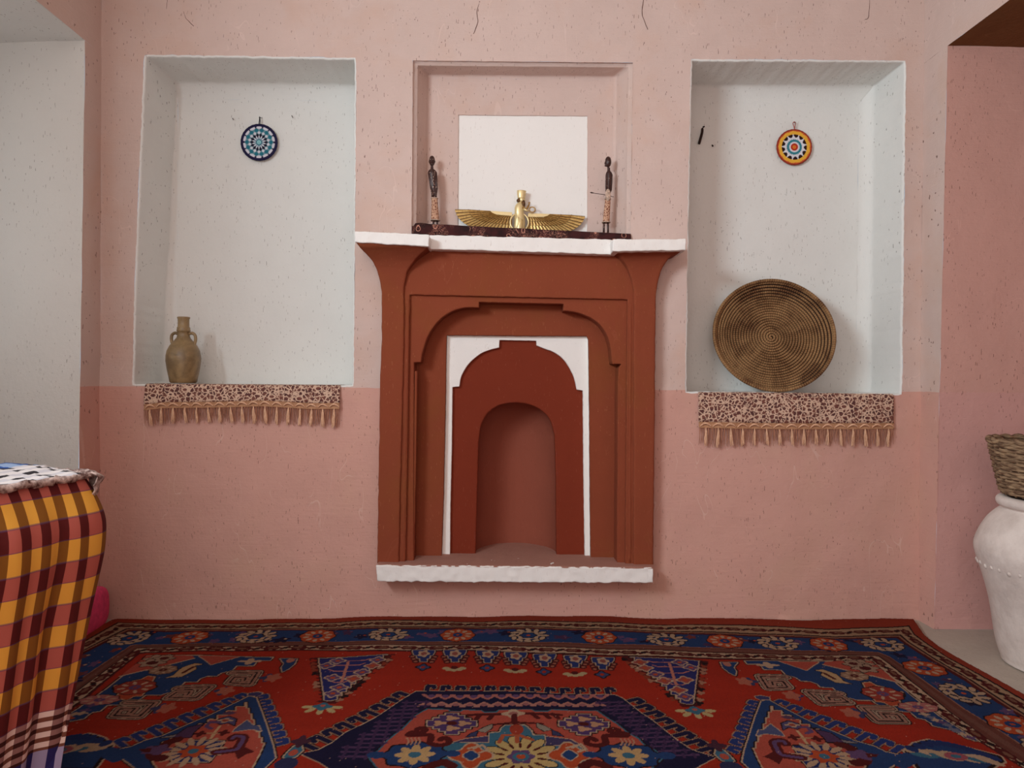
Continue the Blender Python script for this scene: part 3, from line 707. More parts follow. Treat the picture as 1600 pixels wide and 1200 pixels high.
statuette('wooden_statuette', YS, [(260, 675, 2.3, 2.3), (264, 675, 2.6, 2.6), (267, 675.3, 6.0, 3.2), (271, 675.8, 6.8, 4.0), (280, 676.4, 5.6, 3.9), (292, 677.2, 4.2, 3.4), (303, 678, 4.2, 3.2), (314, 678.8, 4.8, 3.4)],
          (675, 251.5, 4.7, 8.2, 5.0),
          [[(669.8, 269, 0, 1.7), (671.5, 280, -.002, 1.6), (673.3, 293, -.005, 1.5), (676.6, 308, -.012, 1.5)], [(681.2, 269, 0, 1.7), (682.2, 282, -.002, 1.6), (682.8, 296, -.005, 1.5), (681.5, 309, -.012, 1.5)]],
          [(677.2, 343, 677.2, 355.3, 0), (683.2, 343, 683.2, 356.3, 0)],
          [(309, 679, 4.6, 4.4), (320, 679.2, 5.0, 4.8), (334, 679.6, 5.9, 5.4), (344.5, 680, 6.3, 5.8)], (0, 0),
          'dark wooden statuette with long hanging arms, left of the gold winged emblem', (680, 356))
st2 = statuette('wooden_statuette', YS, [(262, 951, 2.2, 2.3), (267, 951.2, 2.5, 2.6), (270.5, 951.5, 4.8, 3.8), (275, 951.8, 5.4, 4.2), (284, 951.4, 4.4, 4.0), (296, 950.6, 3.7, 3.6), (306, 950, 4.0, 3.6), (317, 949.4, 4.4, 3.8)],
          (950.2, 253, 5.0, 8.6, 4.8),
          [[(947.4, 273, -.006, 1.6), (946.6, 287, -.008, 1.5), (946.5, 299, -.008, 1.5), (949, 303, -.012, 1.5)], [(956, 272, .004, 1.7), (955.6, 286, .004, 1.6), (954.6, 297, -.004, 1.5), (951.5, 303, -.012, 1.5)]],
          [(943.7, 346, 943.3, 364.0, 0), (950.0, 346, 950.0, 364.4, 0)],
          [(310, 949.6, 4.2, 4.2), (322, 949, 4.6, 4.6), (336, 947.8, 5.2, 5.0), (347.5, 947, 5.6, 5.4)], (-4.6, 0),
          'dark wooden statuette in profile holding a spear, right of the winged emblem', (947, 365))
k_ = (DCAM+YS)/F
mk('spear', *tube([W(926, 301.6, YS-.016), W(944, 304, YS-.016), W(959, 307.6, YS-.012)], [.0013, .0014, .0012], 8), M_ebony, st2)
m = MB(); m.add(*tube([W(921.6, 300.6, YS-.016), W(924, 300.9, YS-.016), W(928.5, 301.8, YS-.016)], [.0003, .0035, .0010], 8)); m.mk('spear_head', M_ebony, bpy.data.objects['spear'])
m = MB(); c = W(950, 304.5, YS-.0165); m.add(*ellipsoid(c, (4.2*k_, .004, 9.4*k_), 18, 10)); m.mk('shield', M_bone, st2, label='pale oval shield')

# ---- jug in the left niche
t = NT('glazed_clay'); p = t.obj(); n = t.noise(p, 14, 5, .6, .5); n2_ = t.noise(p, 60, 3)
M_jug = t.out(t.mix(t.ramp(n, .42, .6), srgb(118, 95, 64), srgb(150, 124, 86)), .42, n2_, .12, .002, spec=.5)
YJ = .075; kj = (DCAM+YJ)/F; cj = W(286.5, 600.5, YJ); zj = float(W(286.5, 600.5, 0.0)[2])+.0045
jug = empty('clay_jug', (cj[0], YJ, zj), 'brown clay jug with two small handles standing on the left niche sill', 'jug')
prof = [(0, 0), (18, 0), (20, 2), (21.5, 10), (24, 22), (25.8, 34), (25.6, 42), (24.0, 50), (20.0, 58), (14, 65), (10.2, 70), (9, 74), (8.4, 78), (9.6, 79.5), (10.4, 81.5), (9.6, 83.5), (10.0, 85.5), (8.6, 87), (8.4, 94), (8.6, 99), (9.6, 101.2), (8.8, 102.4), (7.4, 102), (6.6, 96), (6.6, 80)]
prof = [(r*kj*.985, h*kj) for r, h in prof]
mk('body', *lathe(prof, (cj[0], YJ, zj), 48), M_jug, jug)
for s in (-1, 1):
    P = smooth_curve([np.array([cj[0]+s*a*kj, YJ-.012*0, zj+b*kj]) for a, b in [(8.5, 76), (13, 77.5), (17.5, 74.5), (18.6, 68), (17.2, 61), (16.6, 57)]], 5)
    m = MB(); m.add(*tube(P, [.0065]*len(P), 10)); m.mk('handle', M_jug, jug)

# ---- crocheted discs
M_yarn = {}
def disc(px_, py_, R, cols, Y, name, label, rimcol, loopc, hang, knot):
    """crocheted round: concentric ridges, colour per stitch; cols(f, ang) -> sRGB"""
    c = W(px_, py_, Y); k = (DCAM+Y)/F; Rm = R*k; root = empty(name, (c[0], Y+.002, c[2]), label, 'wall decoration', None)
    NR, NA = 44, 144; V = [(c[0], Y-.006, c[2])]; col = [cols(0, 0)]
    for i in range(1, NR+1):
        f = i/NR
        for j in range(NA):
            a = 2*math.pi*j/NA; r = f*Rm*.95
            y = Y-.006-.0016*abs(math.sin(f*11*math.pi))-.0006*math.sin(j*math.pi/2+i*1.3)
            V.append((c[0]+r*math.sin(a), y, c[2]+r*math.cos(a))); col.append(cols(f, a))
    Fc = [(0, 1+j, 1+(j+1) % NA) for j in range(NA)]
    for i in range(NR-1):
        for j in range(NA): a = 1+i*NA+j; b = 1+i*NA+(j+1) % NA; Fc.append((a, a+NA, b+NA, b))
    m_ = mk('stitched_face', V, Fc, None, root)
    ca = m_.data.color_attributes.new('yarn', 'FLOAT_COLOR', 'POINT'); ca.data.foreach_set('color', np.array([srgb(*q) for q in col]).ravel())
    if 'y' not in M_yarn:
        t = NT('crochet_yarn'); a = t.add('ShaderNodeVertexColor', {'layer_name': 'yarn'}); M_yarn['y'] = t.out(a.outputs[0], .95, t.noise(t.obj(), 600, 2), .4, .001)
    m_.data.materials.append(M_yarn['y'])
    mr = simple('yarn_edge', rimcol, .95, 500, .35, .4)
    rim = [(c[0]+Rm*.955*math.sin(2*math.pi*j/96), Y-.005, c[2]+Rm*.955*math.cos(2*math.pi*j/96)) for j in range(96)]
    mk('edge_cord', *tube(rim, [Rm*.045*(1+.12*math.sin(j*1.9)) for j in range(96)], 10, True), mr, root)
    ml = simple('yarn_loop', loopc, .95, 500, .3, .4)
    P = [np.array([c[0], Y-.004, c[2]])+np.array([x*k, -.002, z*k]) for x, z in hang]; mk('hanging_loop', *tube(smooth_curve(P, 4), .0017, 8), ml, root)
    M_nail = bpy.data.materials.get('iron_nail') or simple('iron_nail', (58, 50, 46), .6, 60, .3, metal=.5)
    kn = W(px_+knot[0], py_+knot[1], Y); n0 = mk('nail', *tube([(kn[0]+.004, Y+.016, kn[2]+.006), (kn[0]-.0005, Y-.012, kn[2]-.001)], [.0012, .0016], 8), M_nail, loc=(kn[0], Y+.01, kn[2]))
    return root, n0
def blue_cols(f, a):
    T, Wt, Nv, Lt, Gt = (38, 112, 130), (212, 210, 220), (28, 22, 44), (150, 200, 204), (112, 150, 160)
    st = 2*math.pi/14; d0 = ((a+st/2) % st)-st/2; d1 = (a % st)-st/2       # angle from the nearest spoke / from the gap between
    t0, t1 = abs(d0)*f, abs(d1)*f
    if f < .12: return Lt
    if f > .90: return (34, 30, 66)
    if ((f-.28)/.11)**2+(t0/.032)**2 < 1: return Wt
    if abs(f-.40)/.13+t1/.085 < 1: return Nv
    if ((f-.54)/.075)**2+(t0/.075)**2 < 1: return Wt
    if ((f-.69)/.105)**2+(t1/.115)**2 < 1: return T
    if f > .74 and ((f-.86)/.11)**2+(t0/.15)**2 < 1: return Wt
    if f < .24: return T
    return Gt if f < .8 else (34, 30, 66)
def yel_cols(f, a):
    Y_, Bk, Wt, T, R_, O = (232, 176, 62), (44, 18, 20), (222, 218, 224), (46, 128, 142), (190, 58, 34), (232, 140, 52)
    n = 26; z = abs(((a*n/(2*math.pi)) % 1)-.5)*2*.05; m_ = abs(((a*13/(2*math.pi)+.2) % 1)-.5)*2
    if f < .11: return O
    if f < .22: return R_
    if f+z < .33: return Wt
    if f+z < .47: return T
    if f < .56: return Wt
    if f < .74: return Bk if m_ < .35+.55*(f-.56)/.12 and m_ < .82 else Wt
    if f < .90+.04*m_: return Y_
    return (206, 96, 52)
YN = .277
d1, n1_ = disc(405.5, 223, 28.6, blue_cols, YN-.006, 'crocheted_disc', 'blue and white crocheted disc with navy edge hanging in the left niche', (38, 34, 74), (46, 36, 40), [(-.6, 27), (.2, 33), (.8, 39.5), (1.4, 33), (.9, 27)], (1, -38.5))
d2, n2__ = disc(1240.2, 230.5, 28.2, yel_cols, YN-.012, 'crocheted_disc', 'yellow and red crocheted disc hanging in the right niche', (176, 62, 44), (196, 96, 84), [(0, 26), (-.8, 32), (-2.6, 37), (-.4, 39.5), (1.6, 37), (.6, 32), (.4, 26)], (1, -38.5))
tag(n1_, 'small nail holding up the blue crocheted disc', 'nail'); tag(n2__, 'small nail holding up the yellow crocheted disc', 'nail')
M_nail = bpy.data.materials['iron_nail']
def nail(px_, py_, dx, dz, r, label, Y=YN, L=.016):
    c = W(px_, py_, Y-.004); o = mk('nail', *tube([(c[0]-dx*.5*kj, Y+.012, c[2]-dz*.5*kj), (c[0], Y-.006, c[2]), (c[0]+dx*kj, Y-L, c[2]+dz*kj)], [r*.6, r, r*.9], 8), M_nail, loc=(c[0], Y, c[2])); tag(o, label, 'nail')
nail(363.5, 185, 3, -4, .0014, 'bent empty nail beside the blue disc, on the jug side')
nail(456, 181, 3, -5, .0014, 'bent empty nail beside the blue disc, on the fireplace side')
M_peg = simple('dark_peg', (52, 26, 18), .7, 90, .4)
YP = YN
P = smooth_curve([W(a, b, YP+dy) for a, b, dy in [(1100.5, 197.5, -.008), (1097.5, 200, .004), (1097.2, 206, -.008), (1095, 215, -.012), (1092.2, 224.8, -.012)]], 5)
o = mk('wooden_peg', *tube(P, np.interp(np.linspace(0, 1, len(P)), [0, .2, .35, 1], [.003, .0042, .0058, .0062]), 10), M_peg, loc=W(1097, 205, YP)); tag(o, 'dark wooden peg stuck in the right niche wall above the basket tray', 'peg')
m = MB(); c = W(1112.5, 227.5, YP); m.add(*tube([c+np.array([-.002, .006, .004]), c+np.array([0, -.003, .001]), c+np.array([.002, -.007, -.004])], [.001, .003, .0045], 8))
o = m.mk('nail', M_peg, loc=c); tag(o, 'short dark nail stub just below the wooden peg', 'nail')

# ---- coiled basket tray leaning in the right niche
t = NT('coiled_straw'); uv = t.add('ShaderNodeTexCoord').outputs['UV']; p = t.obj()
su = t.add('ShaderNodeSeparateXYZ', None, Vector=uv)
wv = t.math('SINE', t.math('MULTIPLY', su.outputs[0], 2*math.pi*105)); st = t.math('GREATER_THAN', wv, .45)
nn = t.noise(p, 7, 4, .65, .6); n3 = t.noise(t.map(uv, (0, 0, 0), (400, 6, 1)), 1, 3)
base = t.mix(t.ramp(nn, .40, .62), srgb(162, 124, 86), srgb(86, 52, 34)); base = t.mix(t.math('MULTIPLY', n3, .5), base, srgb(96, 58, 28))
base = t.mix(t.math('MULTIPLY', st, .22), base, srgb(206, 166, 110))
M_straw = t.out(base, .8, t.math('ADD', t.math('MULTIPLY', wv, .5), n3), .7, .0035)
M_straw2 = simple('straw_back', (50, 28, 16), .9, 30, .3)
YB_, kb = .16, (DCAM+.16)/F
cb = W(1205, 522, YB_); Rb = 91*kb
tilt = math.radians(15); turn = math.radians(-9)
Rm_ = Matrix.Rotation(turn, 3, 'Z') @ Matrix.Rotation(-tilt, 3, 'X')
def tray(r, a, h):                                   # h: towards the viewer
    v = Rm_ @ Vector((r*math.cos(a), -h, r*math.sin(a))); return np.array([cb[0]+v.x, YB_+v.y, cb[2]+v.z])
zmin = min(tray(Rb, 2*math.pi*k/60, .036)[2] for k in range(60))
sill_r = float(W(1240, 613.5, 0)[2]); cb[2] += sill_r+.003-zmin
base_pt = tray(Rb, -math.pi/2, .036)
trayo = empty('basket_tray', (base_pt[0], base_pt[1], sill_r), 'round coiled straw tray leaning on edge in the right niche', 'basket')
TURN = 21; NS = 84; path = []; uvs_ = []; rad = []
def tray_h(f): return .004+.040*max(0, (f-.72)/.28)**1.35
arc = 0; last = None
V = []; UV = []; m = MB(); SEG = 8; loops = []
tot_n = TURN*NS
for i in range(tot_n+1):
    f = (i/tot_n)*.965+.012; a = i/NS*2*math.pi+1.2
    r = f*Rb*(1+.006*math.sin(a+.7)+.006*math.sin(2*a)); c = tray(r, -a, tray_h(f)); path.append(c)
V, Fc = tube(path, .0052, SEG)
L_ = np.concatenate([[0], np.cumsum([np.linalg.norm(path[i+1]-path[i]) for i in range(len(path)-1)])])
UV = [(L_[i], k/SEG) for i in range(len(path)) for k in range(SEG)]
mk('coil', V, Fc, M_straw, trayo, uvs=UV)
rim = [tray(Rb*.985*(1+.006*math.sin(-a+.7)+.006*math.sin(-2*a)), a, .046+.002*math.sin(a*5)) for a in [2*math.pi*k/120 for k in range(120)]]
V, Fc = tube(rim, .0072, 8, True); mk('rim_coil', V, Fc, M_straw, trayo, uvs=[(i*.0125, k/8) for i in range(121) for k in range(8)])
loops = [[tray(Rb*f*.985, 2*math.pi*k/60, tray_h(f)-.004) for k in range(60)] for f in (.01, .3, .6, .75, .85, .93, 1.0)]
mk('backing', *loft(loops), M_straw2, trayo)

# ---- fringed runner cloths over the niche sills
t = NT('printed_cotton'); uv = t.add('ShaderNodeTexCoord').outputs['UV']
dist = t.add('ShaderNodeVectorMath', {'operation': 'SCALE'}, i0=t.add('ShaderNodeTexNoise', None, Vector=uv, Scale=60.0).outputs[1]); dist.inputs[3].default_value = .012
uvd = t.add('ShaderNodeVectorMath', {'operation': 'ADD'}, i0=uv, i1=dist.outputs[0]).outputs[0]
v1 = t.add('ShaderNodeTexVoronoi', {'feature': 'DISTANCE_TO_EDGE'}, Vector=uvd, Scale=62.0).outputs['Distance']
v2 = t.add('ShaderNodeTexVoronoi', {'feature': 'DISTANCE_TO_EDGE'}, Vector=uvd, Scale=120.0).outputs['Distance']
v3 = t.add('ShaderNodeTexVoronoi', None, Vector=t.map(uv, (0, 0, .6), (1, 1.6, 1)), Scale=15.0).outputs['Distance']
leaf = t.math('MAXIMUM', t.math('GREATER_THAN', v1, .13), t.math('MULTIPLY', t.math('GREATER_THAN', v2, .17), t.math('GREATER_THAN', t.noise(uv, 30, 2), .5)))
leaf = t.math('MAXIMUM', leaf, t.math('LESS_THAN', v3, .17)); ringb = t.math('MULTIPLY', t.math('LESS_THAN', v3, .25), t.math('GREATER_THAN', v3, .17)); leaf = t.math('MULTIPLY', leaf, t.math('SUBTRACT', 1.0, ringb))
cc = t.mix(leaf, srgb(206, 174, 152), t.mix(t.ramp(t.noise(uv, 40, 2), .42, .58), srgb(88, 54, 52), srgb(120, 74, 64)))
M_print = t.out(cc, .92, t.noise(uv, 500, 2), .25, .001)
t = NT('gold_trim'); uv = t.add('ShaderNodeTexCoord').outputs['UV']; nn = t.noise(t.obj(), 260, 3)
M_trim = t.out(t.mix(nn, srgb(206, 160, 122), srgb(150, 100, 72)), .6, nn, .4, .001)
t = NT('tassel_thread'); p = t.obj(); nn = t.noise(t.map(p, (0, 0, 0), (900, 900, 40)), 1, 3)
M_tassel = t.out(t.mix(t.ramp(nn, .35, .65), srgb(238, 198, 164), srgb(190, 134, 104)), .6, nn, .5, .001)
t = NT('fringe_thread'); p = t.obj(); nn = t.noise(t.map(p, (0, 0, 0), (700, 700, 30)), 1, 3)
M_fringe = t.out(t.mix(t.ramp(nn, .35, .65), srgb(196, 140, 112), srgb(136, 84, 66)), .7, nn, .5, .001)
def niche_cloth(x0, x1, topf, trimf, botf, label, seed, ntas, folds, bent=None):
    """px columns x0..x1; topf/trimf/botf: photo rows of sill edge, trim and fringe bottom as functions of u"""
    Yc = -.016; cb_ = W((x0+x1)/2, trimf(.5), Yc); root = empty('niche_cloth', (cb_[0], Yc, cb_[2]), label, 'cloth', None)
    nx = 150; V = []; UV = []; k = (DCAM+Yc)/F
    def yo(u, f): return Yc-.004*f*math.sin(u*folds*2*math.pi+seed)-.003*f*nz((u*14, f, seed), 1)-.003*f
    for i in range(nx+1):
        u = i/nx; px_ = x0+(x1-x0)*u; zt = W(px_, topf(u), -.006)[2]; zb = W(px_, trimf(u), Yc)[2]; x = W(px_, topf(u), Yc)[0]
        q = []
        for y, dz in ((.10, .002), (.06, .002), (.02, .002), (.004, .002), (-.006, -.0005), (-.0125, -.007)):
            q.append((x+.004*nz((u*5, y*8, seed), 1), y, zt+dz+.0012*nz((x*20, y*30, seed), 1)))
        for j in range(1, 9):
            f = j/8; q.append((x+.003*nz((f*2, u*4, seed), 1)*f, -.0125+(yo(u, f)+.0125)*min(1, f*1.6), zt-.007+(zb-zt+.007)*f))
        V += q
        d = 0
        for j, c in enumerate(q):
            if j: d += math.dist(c, q[j-1])
            UV.append((x, d))
    kk = 14; Fc = [(a, a+kk, a+kk+1, a+1) for i in range(nx) for j in range(kk-1) for a in [i*kk+j]]
    o = mk('cloth', V, Fc, M_print, root, uvs=UV); s = o.modifiers.new('solid', 'SOLIDIFY'); s.thickness = .0012; s.offset = 1
    def hem(u, dpx, f=1.0, out=.0):
        px_ = x0+(x1-x0)*u; p = W(px_, trimf(u)+dpx, Yc); return np.array([p[0], yo(u, 1)-out, p[2]])
    # gimp trim: two cords and a scalloped braid between them
    m = MB()
    for dpx in (.8, 8.6): m.add(*tube([hem(i/120, dpx, out=.001) for i in range(121)], .0021, 6))
    band = [[hem(i/120, d, out=.0002) for i in range(121)] for d in (0, 4.5, 9)]
    m.add([p for l in band for p in l], [(j*121+i, j*121+i+1, (j+1)*121+i+1, (j+1)*121+i) for j in range(2) for i in range(120)])
    m.mk('trim_band', M_trim, root)
    m = MB(); ns = ntas
    for s_ in range(ns):
        u0 = (s_+.1)/ns; u1 = (s_+1.0)/ns
        P = smooth_curve([hem(u0, 7.2, out=.002), hem(u0*.75+u1*.25, 3.2, out=.0045), hem((u0+u1)/2, 2.0, out=.005), hem(u0*.2+u1*.8, 4.0, out=.004), hem(u1, 7.2, out=.002)], 4)
        m.add(*tube(P, [.0014+.0034*math.sin(math.pi*i/(len(P)-1)) for i in range(len(P))], 6))
    m.mk('scallop_braid', M_tassel, root)
    # loose fringe threads behind, tassels in front
    m = MB(); rs = random.Random(seed)
    for q in range(230):
        u = (q+rs.random())/230; bt = botf(u)-trimf(u); a = hem(u, 8.5); L = bt*rs.uniform(.72, 1.0)
        w_ = rs.uniform(-2.5, 2.5)*k; e = hem(u, L); b = (a+e)/2+np.array([w_*.4, -.002*rs.random(), 0]); e = e+np.array([w_, .002, 0])
        m.add(*tube([a, b, e], [.0013, .0012, .0007], 4, cap=False))
    m.mk('fringe', M_fringe, root, stuff=True)
    for s_ in range(ns):
        u = (s_+.55)/ns; bt = botf(u)-trimf(u); m = MB(); sw = rs.uniform(-2.2, 2.2)
        for q in range(13):
            o1 = rs.uniform(-1, 1); L = bt*rs.uniform(.84, 1.0)
            P = [hem(u, 8.6, out=.003), hem(u, 8.6+(L-8.6)*.25, out=.0055)+np.array([o1*1.2*k, rs.uniform(-.001, .002), 0]), hem(u, 8.6+(L-8.6)*.6, out=.004)+np.array([(o1*2.2+sw*.5)*k, rs.uniform(-.001, .002), 0]), hem(u, L, out=.003)+np.array([(o1*2.6+sw)*k, rs.uniform(-.001, .003), 0])]
            m.add(*tube(P, [.0017, .0019, .0018, .0010], 5, cap=False))
        m.mk('tassel', M_tassel, root)
    return root
lin = lambda u, *pts: float(np.interp(u, [p[0] for p in pts], [p[1] for p in pts]))
niche_cloth(226, 531, lambda u: lin(u, (0, 600), (1, 602.5)), lambda u: lin(u, (0, 632), (.1, 628.5), (.4, 627.5), (.6, 625.5), (.85, 630), (1, 629.5)), lambda u: lin(u, (0, 667), (.2, 662), (.5, 662), (.8, 666), (1, 669)),
            'beige floral cloth with tasselled fringe draped over the left niche sill below the jug', 1, 17, 2.0)
niche_cloth(1092, 1397, lambda u: lin(u, (0, 613), (1, 616)), lambda u: lin(u, (0, 659), (.3, 661), (.6, 661.5), (1, 661)), lambda u: lin(u, (0, 696), (.1, 700), (.3, 697), (.6, 697), (1, 699)),
            'beige floral cloth with tasselled fringe draped over the right niche sill below the tray', 5, 16, 3.0)

# ---- white urn with a basket on its mouth, standing in the alcove
YU = -.50; ku = (DCAM+YU)/F
xu = float(W(1546, 870, YU)[0])+.265; zb = FLZ
t = NT('whitewashed_clay'); p = t.obj(); n = t.noise(p, 9, 5, .65); f = t.noise(p, 70, 3)
M_urn = t.out(t.mix(t.ramp(n, .35, .65), srgb(226, 214, 206), srgb(204, 190, 182)), .9, t.math('ADD', n, t.math('MULTIPLY', f, .5)), .6, .006)
urn = empty('clay_urn', (xu, YU, zb), 'large whitewashed clay urn standing on the cement floor in the right alcove', 'urn')
zz = lambda py: float(W(1560, py, YU)[2])-zb
rx = lambda px_: xu-float(W(px_, 870, YU)[0])
ztop = zz(781)
pr = [(0, 0), (rx(1590), .002), (rx(1582), .015), (rx(1577), .05), (rx(1573), zz(1000)), (rx(1566), zz(950)), (rx(1556), zz(910)), (rx(1548), zz(885)), (rx(1544.5), zz(872)), (rx(1543.5), zz(862)), (rx(1546), zz(850)), (rx(1553), zz(833)), (rx(1563), zz(816)), (rx(1574), zz(804)), (rx(1580), zz(799)), (rx(1580), zz(796)), (rx(1576), zz(793)), (rx(1574), zz(788)), (rx(1575), zz(783)), (rx(1580), zz(779.5)), (rx(1588), zz(779.5)), (rx(1594), zz(784)), (rx(1594), zz(800))]
pr = [tuple(q) for q in smooth_curve([np.array(q, float) for q in pr], 3)]
mk('body', *lathe(pr, (xu, YU, zb), 72, .004), M_urn, urn)
m = MB(); Rr = rx(1551); zr_ = zb+zz(887)
for k in range(44):
    a = 2*math.pi*k/44; c = np.array([xu+Rr*math.cos(a), YU+Rr*math.sin(a), zr_+.003*math.sin(k*2.3)])
    m.add(*ellipsoid(c, (.0085, .0085, .010), 10, 6))
m.mk('finger_dent_band', M_urn, urn, stuff=True)
t = NT('wicker'); p = t.obj(); n = t.noise(p, 40, 3); n2_ = t.noise(t.map(p, (0, 0, 0), (1, 1, 6)), 25, 3)
M_wick = t.out(t.mix(t.ramp(n2_, .36, .64), srgb(164, 136, 106), srgb(92, 68, 52)), .8, n, .4, .002)
zk0 = zb+ztop+.012
bas = empty('wicker_basket', (xu, YU, zk0), 'brown wicker basket standing on the mouth of the white urn', 'basket')
zt_ = float(W(1560, 690, YU)[2]); Rt, Rbt = rx(1564), rx(1582); NRW = 17
def br(f): return Rbt+(Rt-Rbt)*f**.9
m = MB()
for i in range(NRW):
    f = (i+.5)/NRW; R0 = br(f); z = zk0+.004+(zt_-zk0-.008)*f
    m.add(*tube([(xu+(R0+.0035*math.cos(20*a+math.pi*i))*math.cos(a), YU+(R0+.0035*math.cos(20*a+math.pi*i))*math.sin(a), z+.0022*math.sin(3*a+i*2)) for a in [2*math.pi*k/120 for k in range(120)]], .0072, 6, True))
m.mk('weave', M_wick, bas)
m = MB()
for k in range(40):
    a = 2*math.pi*(k+.5)/40; m.add(*tube([(xu+br(f)*math.cos(a), YU+br(f)*math.sin(a), zk0+(zt_-zk0)*f) for f in (0, .35, .7, 1)], .0045, 6))
m.mk('stakes', M_wick, bas)
mk('rim', *tube([(xu+(Rt+.004*math.sin(24*a))*math.cos(a), YU+(Rt+.004*math.sin(24*a))*math.sin(a), zt_+.004*math.cos(24*a)) for a in [2*math.pi*k/144 for k in range(144)]], .0095, 8, True), M_wick, bas)
mk('base', *lathe([(0, .006), (Rbt*.97, .006), (Rbt, .002), (Rbt*.9, .0), (0, .0)], (xu, YU, zk0), 48), M_wick, bas)

# ---- draped table at the left, its checked cloth and the striped cloth on top
TC = np.array([-1.005, -1.22]); e1 = np.array([-.30, -.954]); e2 = np.array([-.954, .30]); L1, L2 = .78, .33
ZT = .752
def tpt(a, b): return TC+e1*a+e2*b
tbl = empty('side_table', tuple(tpt(L1/2, L2/2))+(0.0,), 'low wooden table hidden under the checked cloth beside the left wall', 'table')
M_wood = simple('plain_wood', (120, 84, 56), .6, 30, .3)
def tbox(a0, a1, b0, b1, z0, z1):
    c = [tpt(a0, b0), tpt(a1, b0), tpt(a1, b1), tpt(a0, b1)]; return prism([(q[0], q[1], z1) for q in c], [(q[0], q[1], z0) for q in c])
bevel(mk('tabletop', *tbox(.01, L1-.01, .01, L2-.01, ZT-.03, ZT-.002), M_wood, tbl, smooth=False), .006)
for a in (.16, L1-.2):
    for b in (.16, L2-.16): mk('leg', *tbox(a, a+.045, b, b+.045, .011, ZT-.03), M_wood, tbl, smooth=False)
t = NT('checked_cloth'); uv = t.add('ShaderNodeTexCoord').outputs['UV']; s = t.add('ShaderNodeSeparateXYZ', None, Vector=uv); U, Vv = s.outputs[0], s.outputs[1]
PU = .0490
colm = t.math('LESS_THAN', t.math('FRACT', t.math('DIVIDE', t.math('ADD', U, .012), PU)), .5)          # dark warp stripes
PV = .104
fr = t.math('FRACT', t.math('DIVIDE', t.math('SUBTRACT', Vv, .034), PV)); yel = t.math('LESS_THAN', fr, .5)
edge = t.math('MAXIMUM', t.math('LESS_THAN', t.math('ABSOLUTE', t.math('SUBTRACT', fr, .5)), .022), t.math('GREATER_THAN', fr, .978))
light = t.mix(yel, srgb(178, 92, 80), srgb(226, 166, 66)); dark = t.mix(yel, srgb(86, 24, 24), srgb(132, 84, 28))
chk = t.mix(colm, light, dark); chk = t.mix(t.math('MULTIPLY', edge, .55), chk, srgb(84, 60, 96))
bl = t.math('GREATER_THAN', Vv, .554); bl2 = t.math('GREATER_THAN', Vv, .650); bl3 = t.math('GREATER_THAN', Vv, .722)
stp = t.math('LESS_THAN', t.math('FRACT', t.math('DIVIDE', t.math('SUBTRACT', Vv, .554), .025)), .55)
str_ = t.mix(colm, t.mix(stp, srgb(120, 72, 56), srgb(232, 208, 196)), t.mix(stp, srgb(64, 28, 24), srgb(150, 110, 104)))
lav = t.mix(colm, srgb(164, 154, 186), srgb(44, 38, 96))
c = t.mix(bl, chk, str_); c = t.mix(bl2, c, lav); c = t.mix(bl3, c, str_)
wv = t.math('ADD', t.math('SINE', t.math('MULTIPLY', U, 5200.)), t.math('SINE', t.math('MULTIPLY', Vv, 5200.)))
M_check = t.out(c, .9, t.math('ADD', wv, t.math('MULTIPLY', t.noise(t.obj(), 30, 3), 6)), .12, .001)
# perimeter of the table top, rounded, starting on the far edge and running past the far right corner to the near end
def perim(n):
    r = .03; P = []
    cs = [((L1, L2), (0, L2)), ((0, L2), (0, 0)), ((0, 0), (L1, 0)), ((L1, 0), (L1, L2))]
    for (a0, b0), (a1, b1) in cs:
        d = np.array([a1-a0, b1-b0], float); ln = np.linalg.norm(d); d /= ln
        nrm = np.array([d[1], -d[0]]) ; k = max(8, int(ln/.006))
        for t_ in range(k+1): P.append((np.array([a0, b0])+d*(r+(ln-2*r)*t_/k), nrm))
        c_ = np.array([a1, b1])-d*r+(-nrm)*r*-1*-1
        # corner arc towards the next side
        nxt = cs[(cs.index(((a0, b0), (a1, b1)))+1) % 4]; d2 = np.array([nxt[1][0]-nxt[0][0], nxt[1][1]-nxt[0][1]], float); d2 /= np.linalg.norm(d2); n2v = np.array([d2[1], -d2[0]])
        cc_ = np.array([a1, b1])-d*r+d2*r
        for t_ in range(1, 8):
            u = t_/8*math.pi/2; nn_ = nrm*math.cos(u)+n2v*math.sin(u); P.append((cc_+nn_*r, nn_))
    return P
PP = perim(0)
# make sure normals face outwards
cen = np.array([L1/2, L2/2])
PP = [(p, n if np.dot(n, p-cen) > 0 else -n) for p, n in PP]
s_arc = np.concatenate([[0], np.cumsum([np.linalg.norm(PP[i+1][0]-PP[i][0]) for i in range(len(PP)-1)])])
i_c = min(range(len(PP)), key=lambda i: np.linalg.norm(PP[i][0]-np.array([0, 0])))
s0 = s_arc[i_c]
vv = [0, .012, .028, .05, .08, .11, .14, .17, .2, .24, .28, .32, .36, .4, .44, .48, .52, .56, .6, .64, .68, .70, .72, .735]
ov = lambda v: float(np.interp(v, [0, .03, .07, .11, .16, .2, .27, .34, .42, .5, .6, .72, .8], [0, .018, .036, .046, .044, .038, .022, .006, -.008, -.022, -.040, -.062, -.07]))
V = []; UV = []; NPm = len(PP)
def to3(p2, z): q = tpt(p2[0], p2[1]); return (q[0], q[1], z)
for fsc in (.02, .35, .7, .9, .97):
    for i, (p, n) in enumerate(PP):
        q = cen+(p-cen)*fsc; V.append(to3(q, ZT+.004)); UV.append((s_arc[i]-s0, -(1-fsc)*np.linalg.norm(p-cen)*.8))
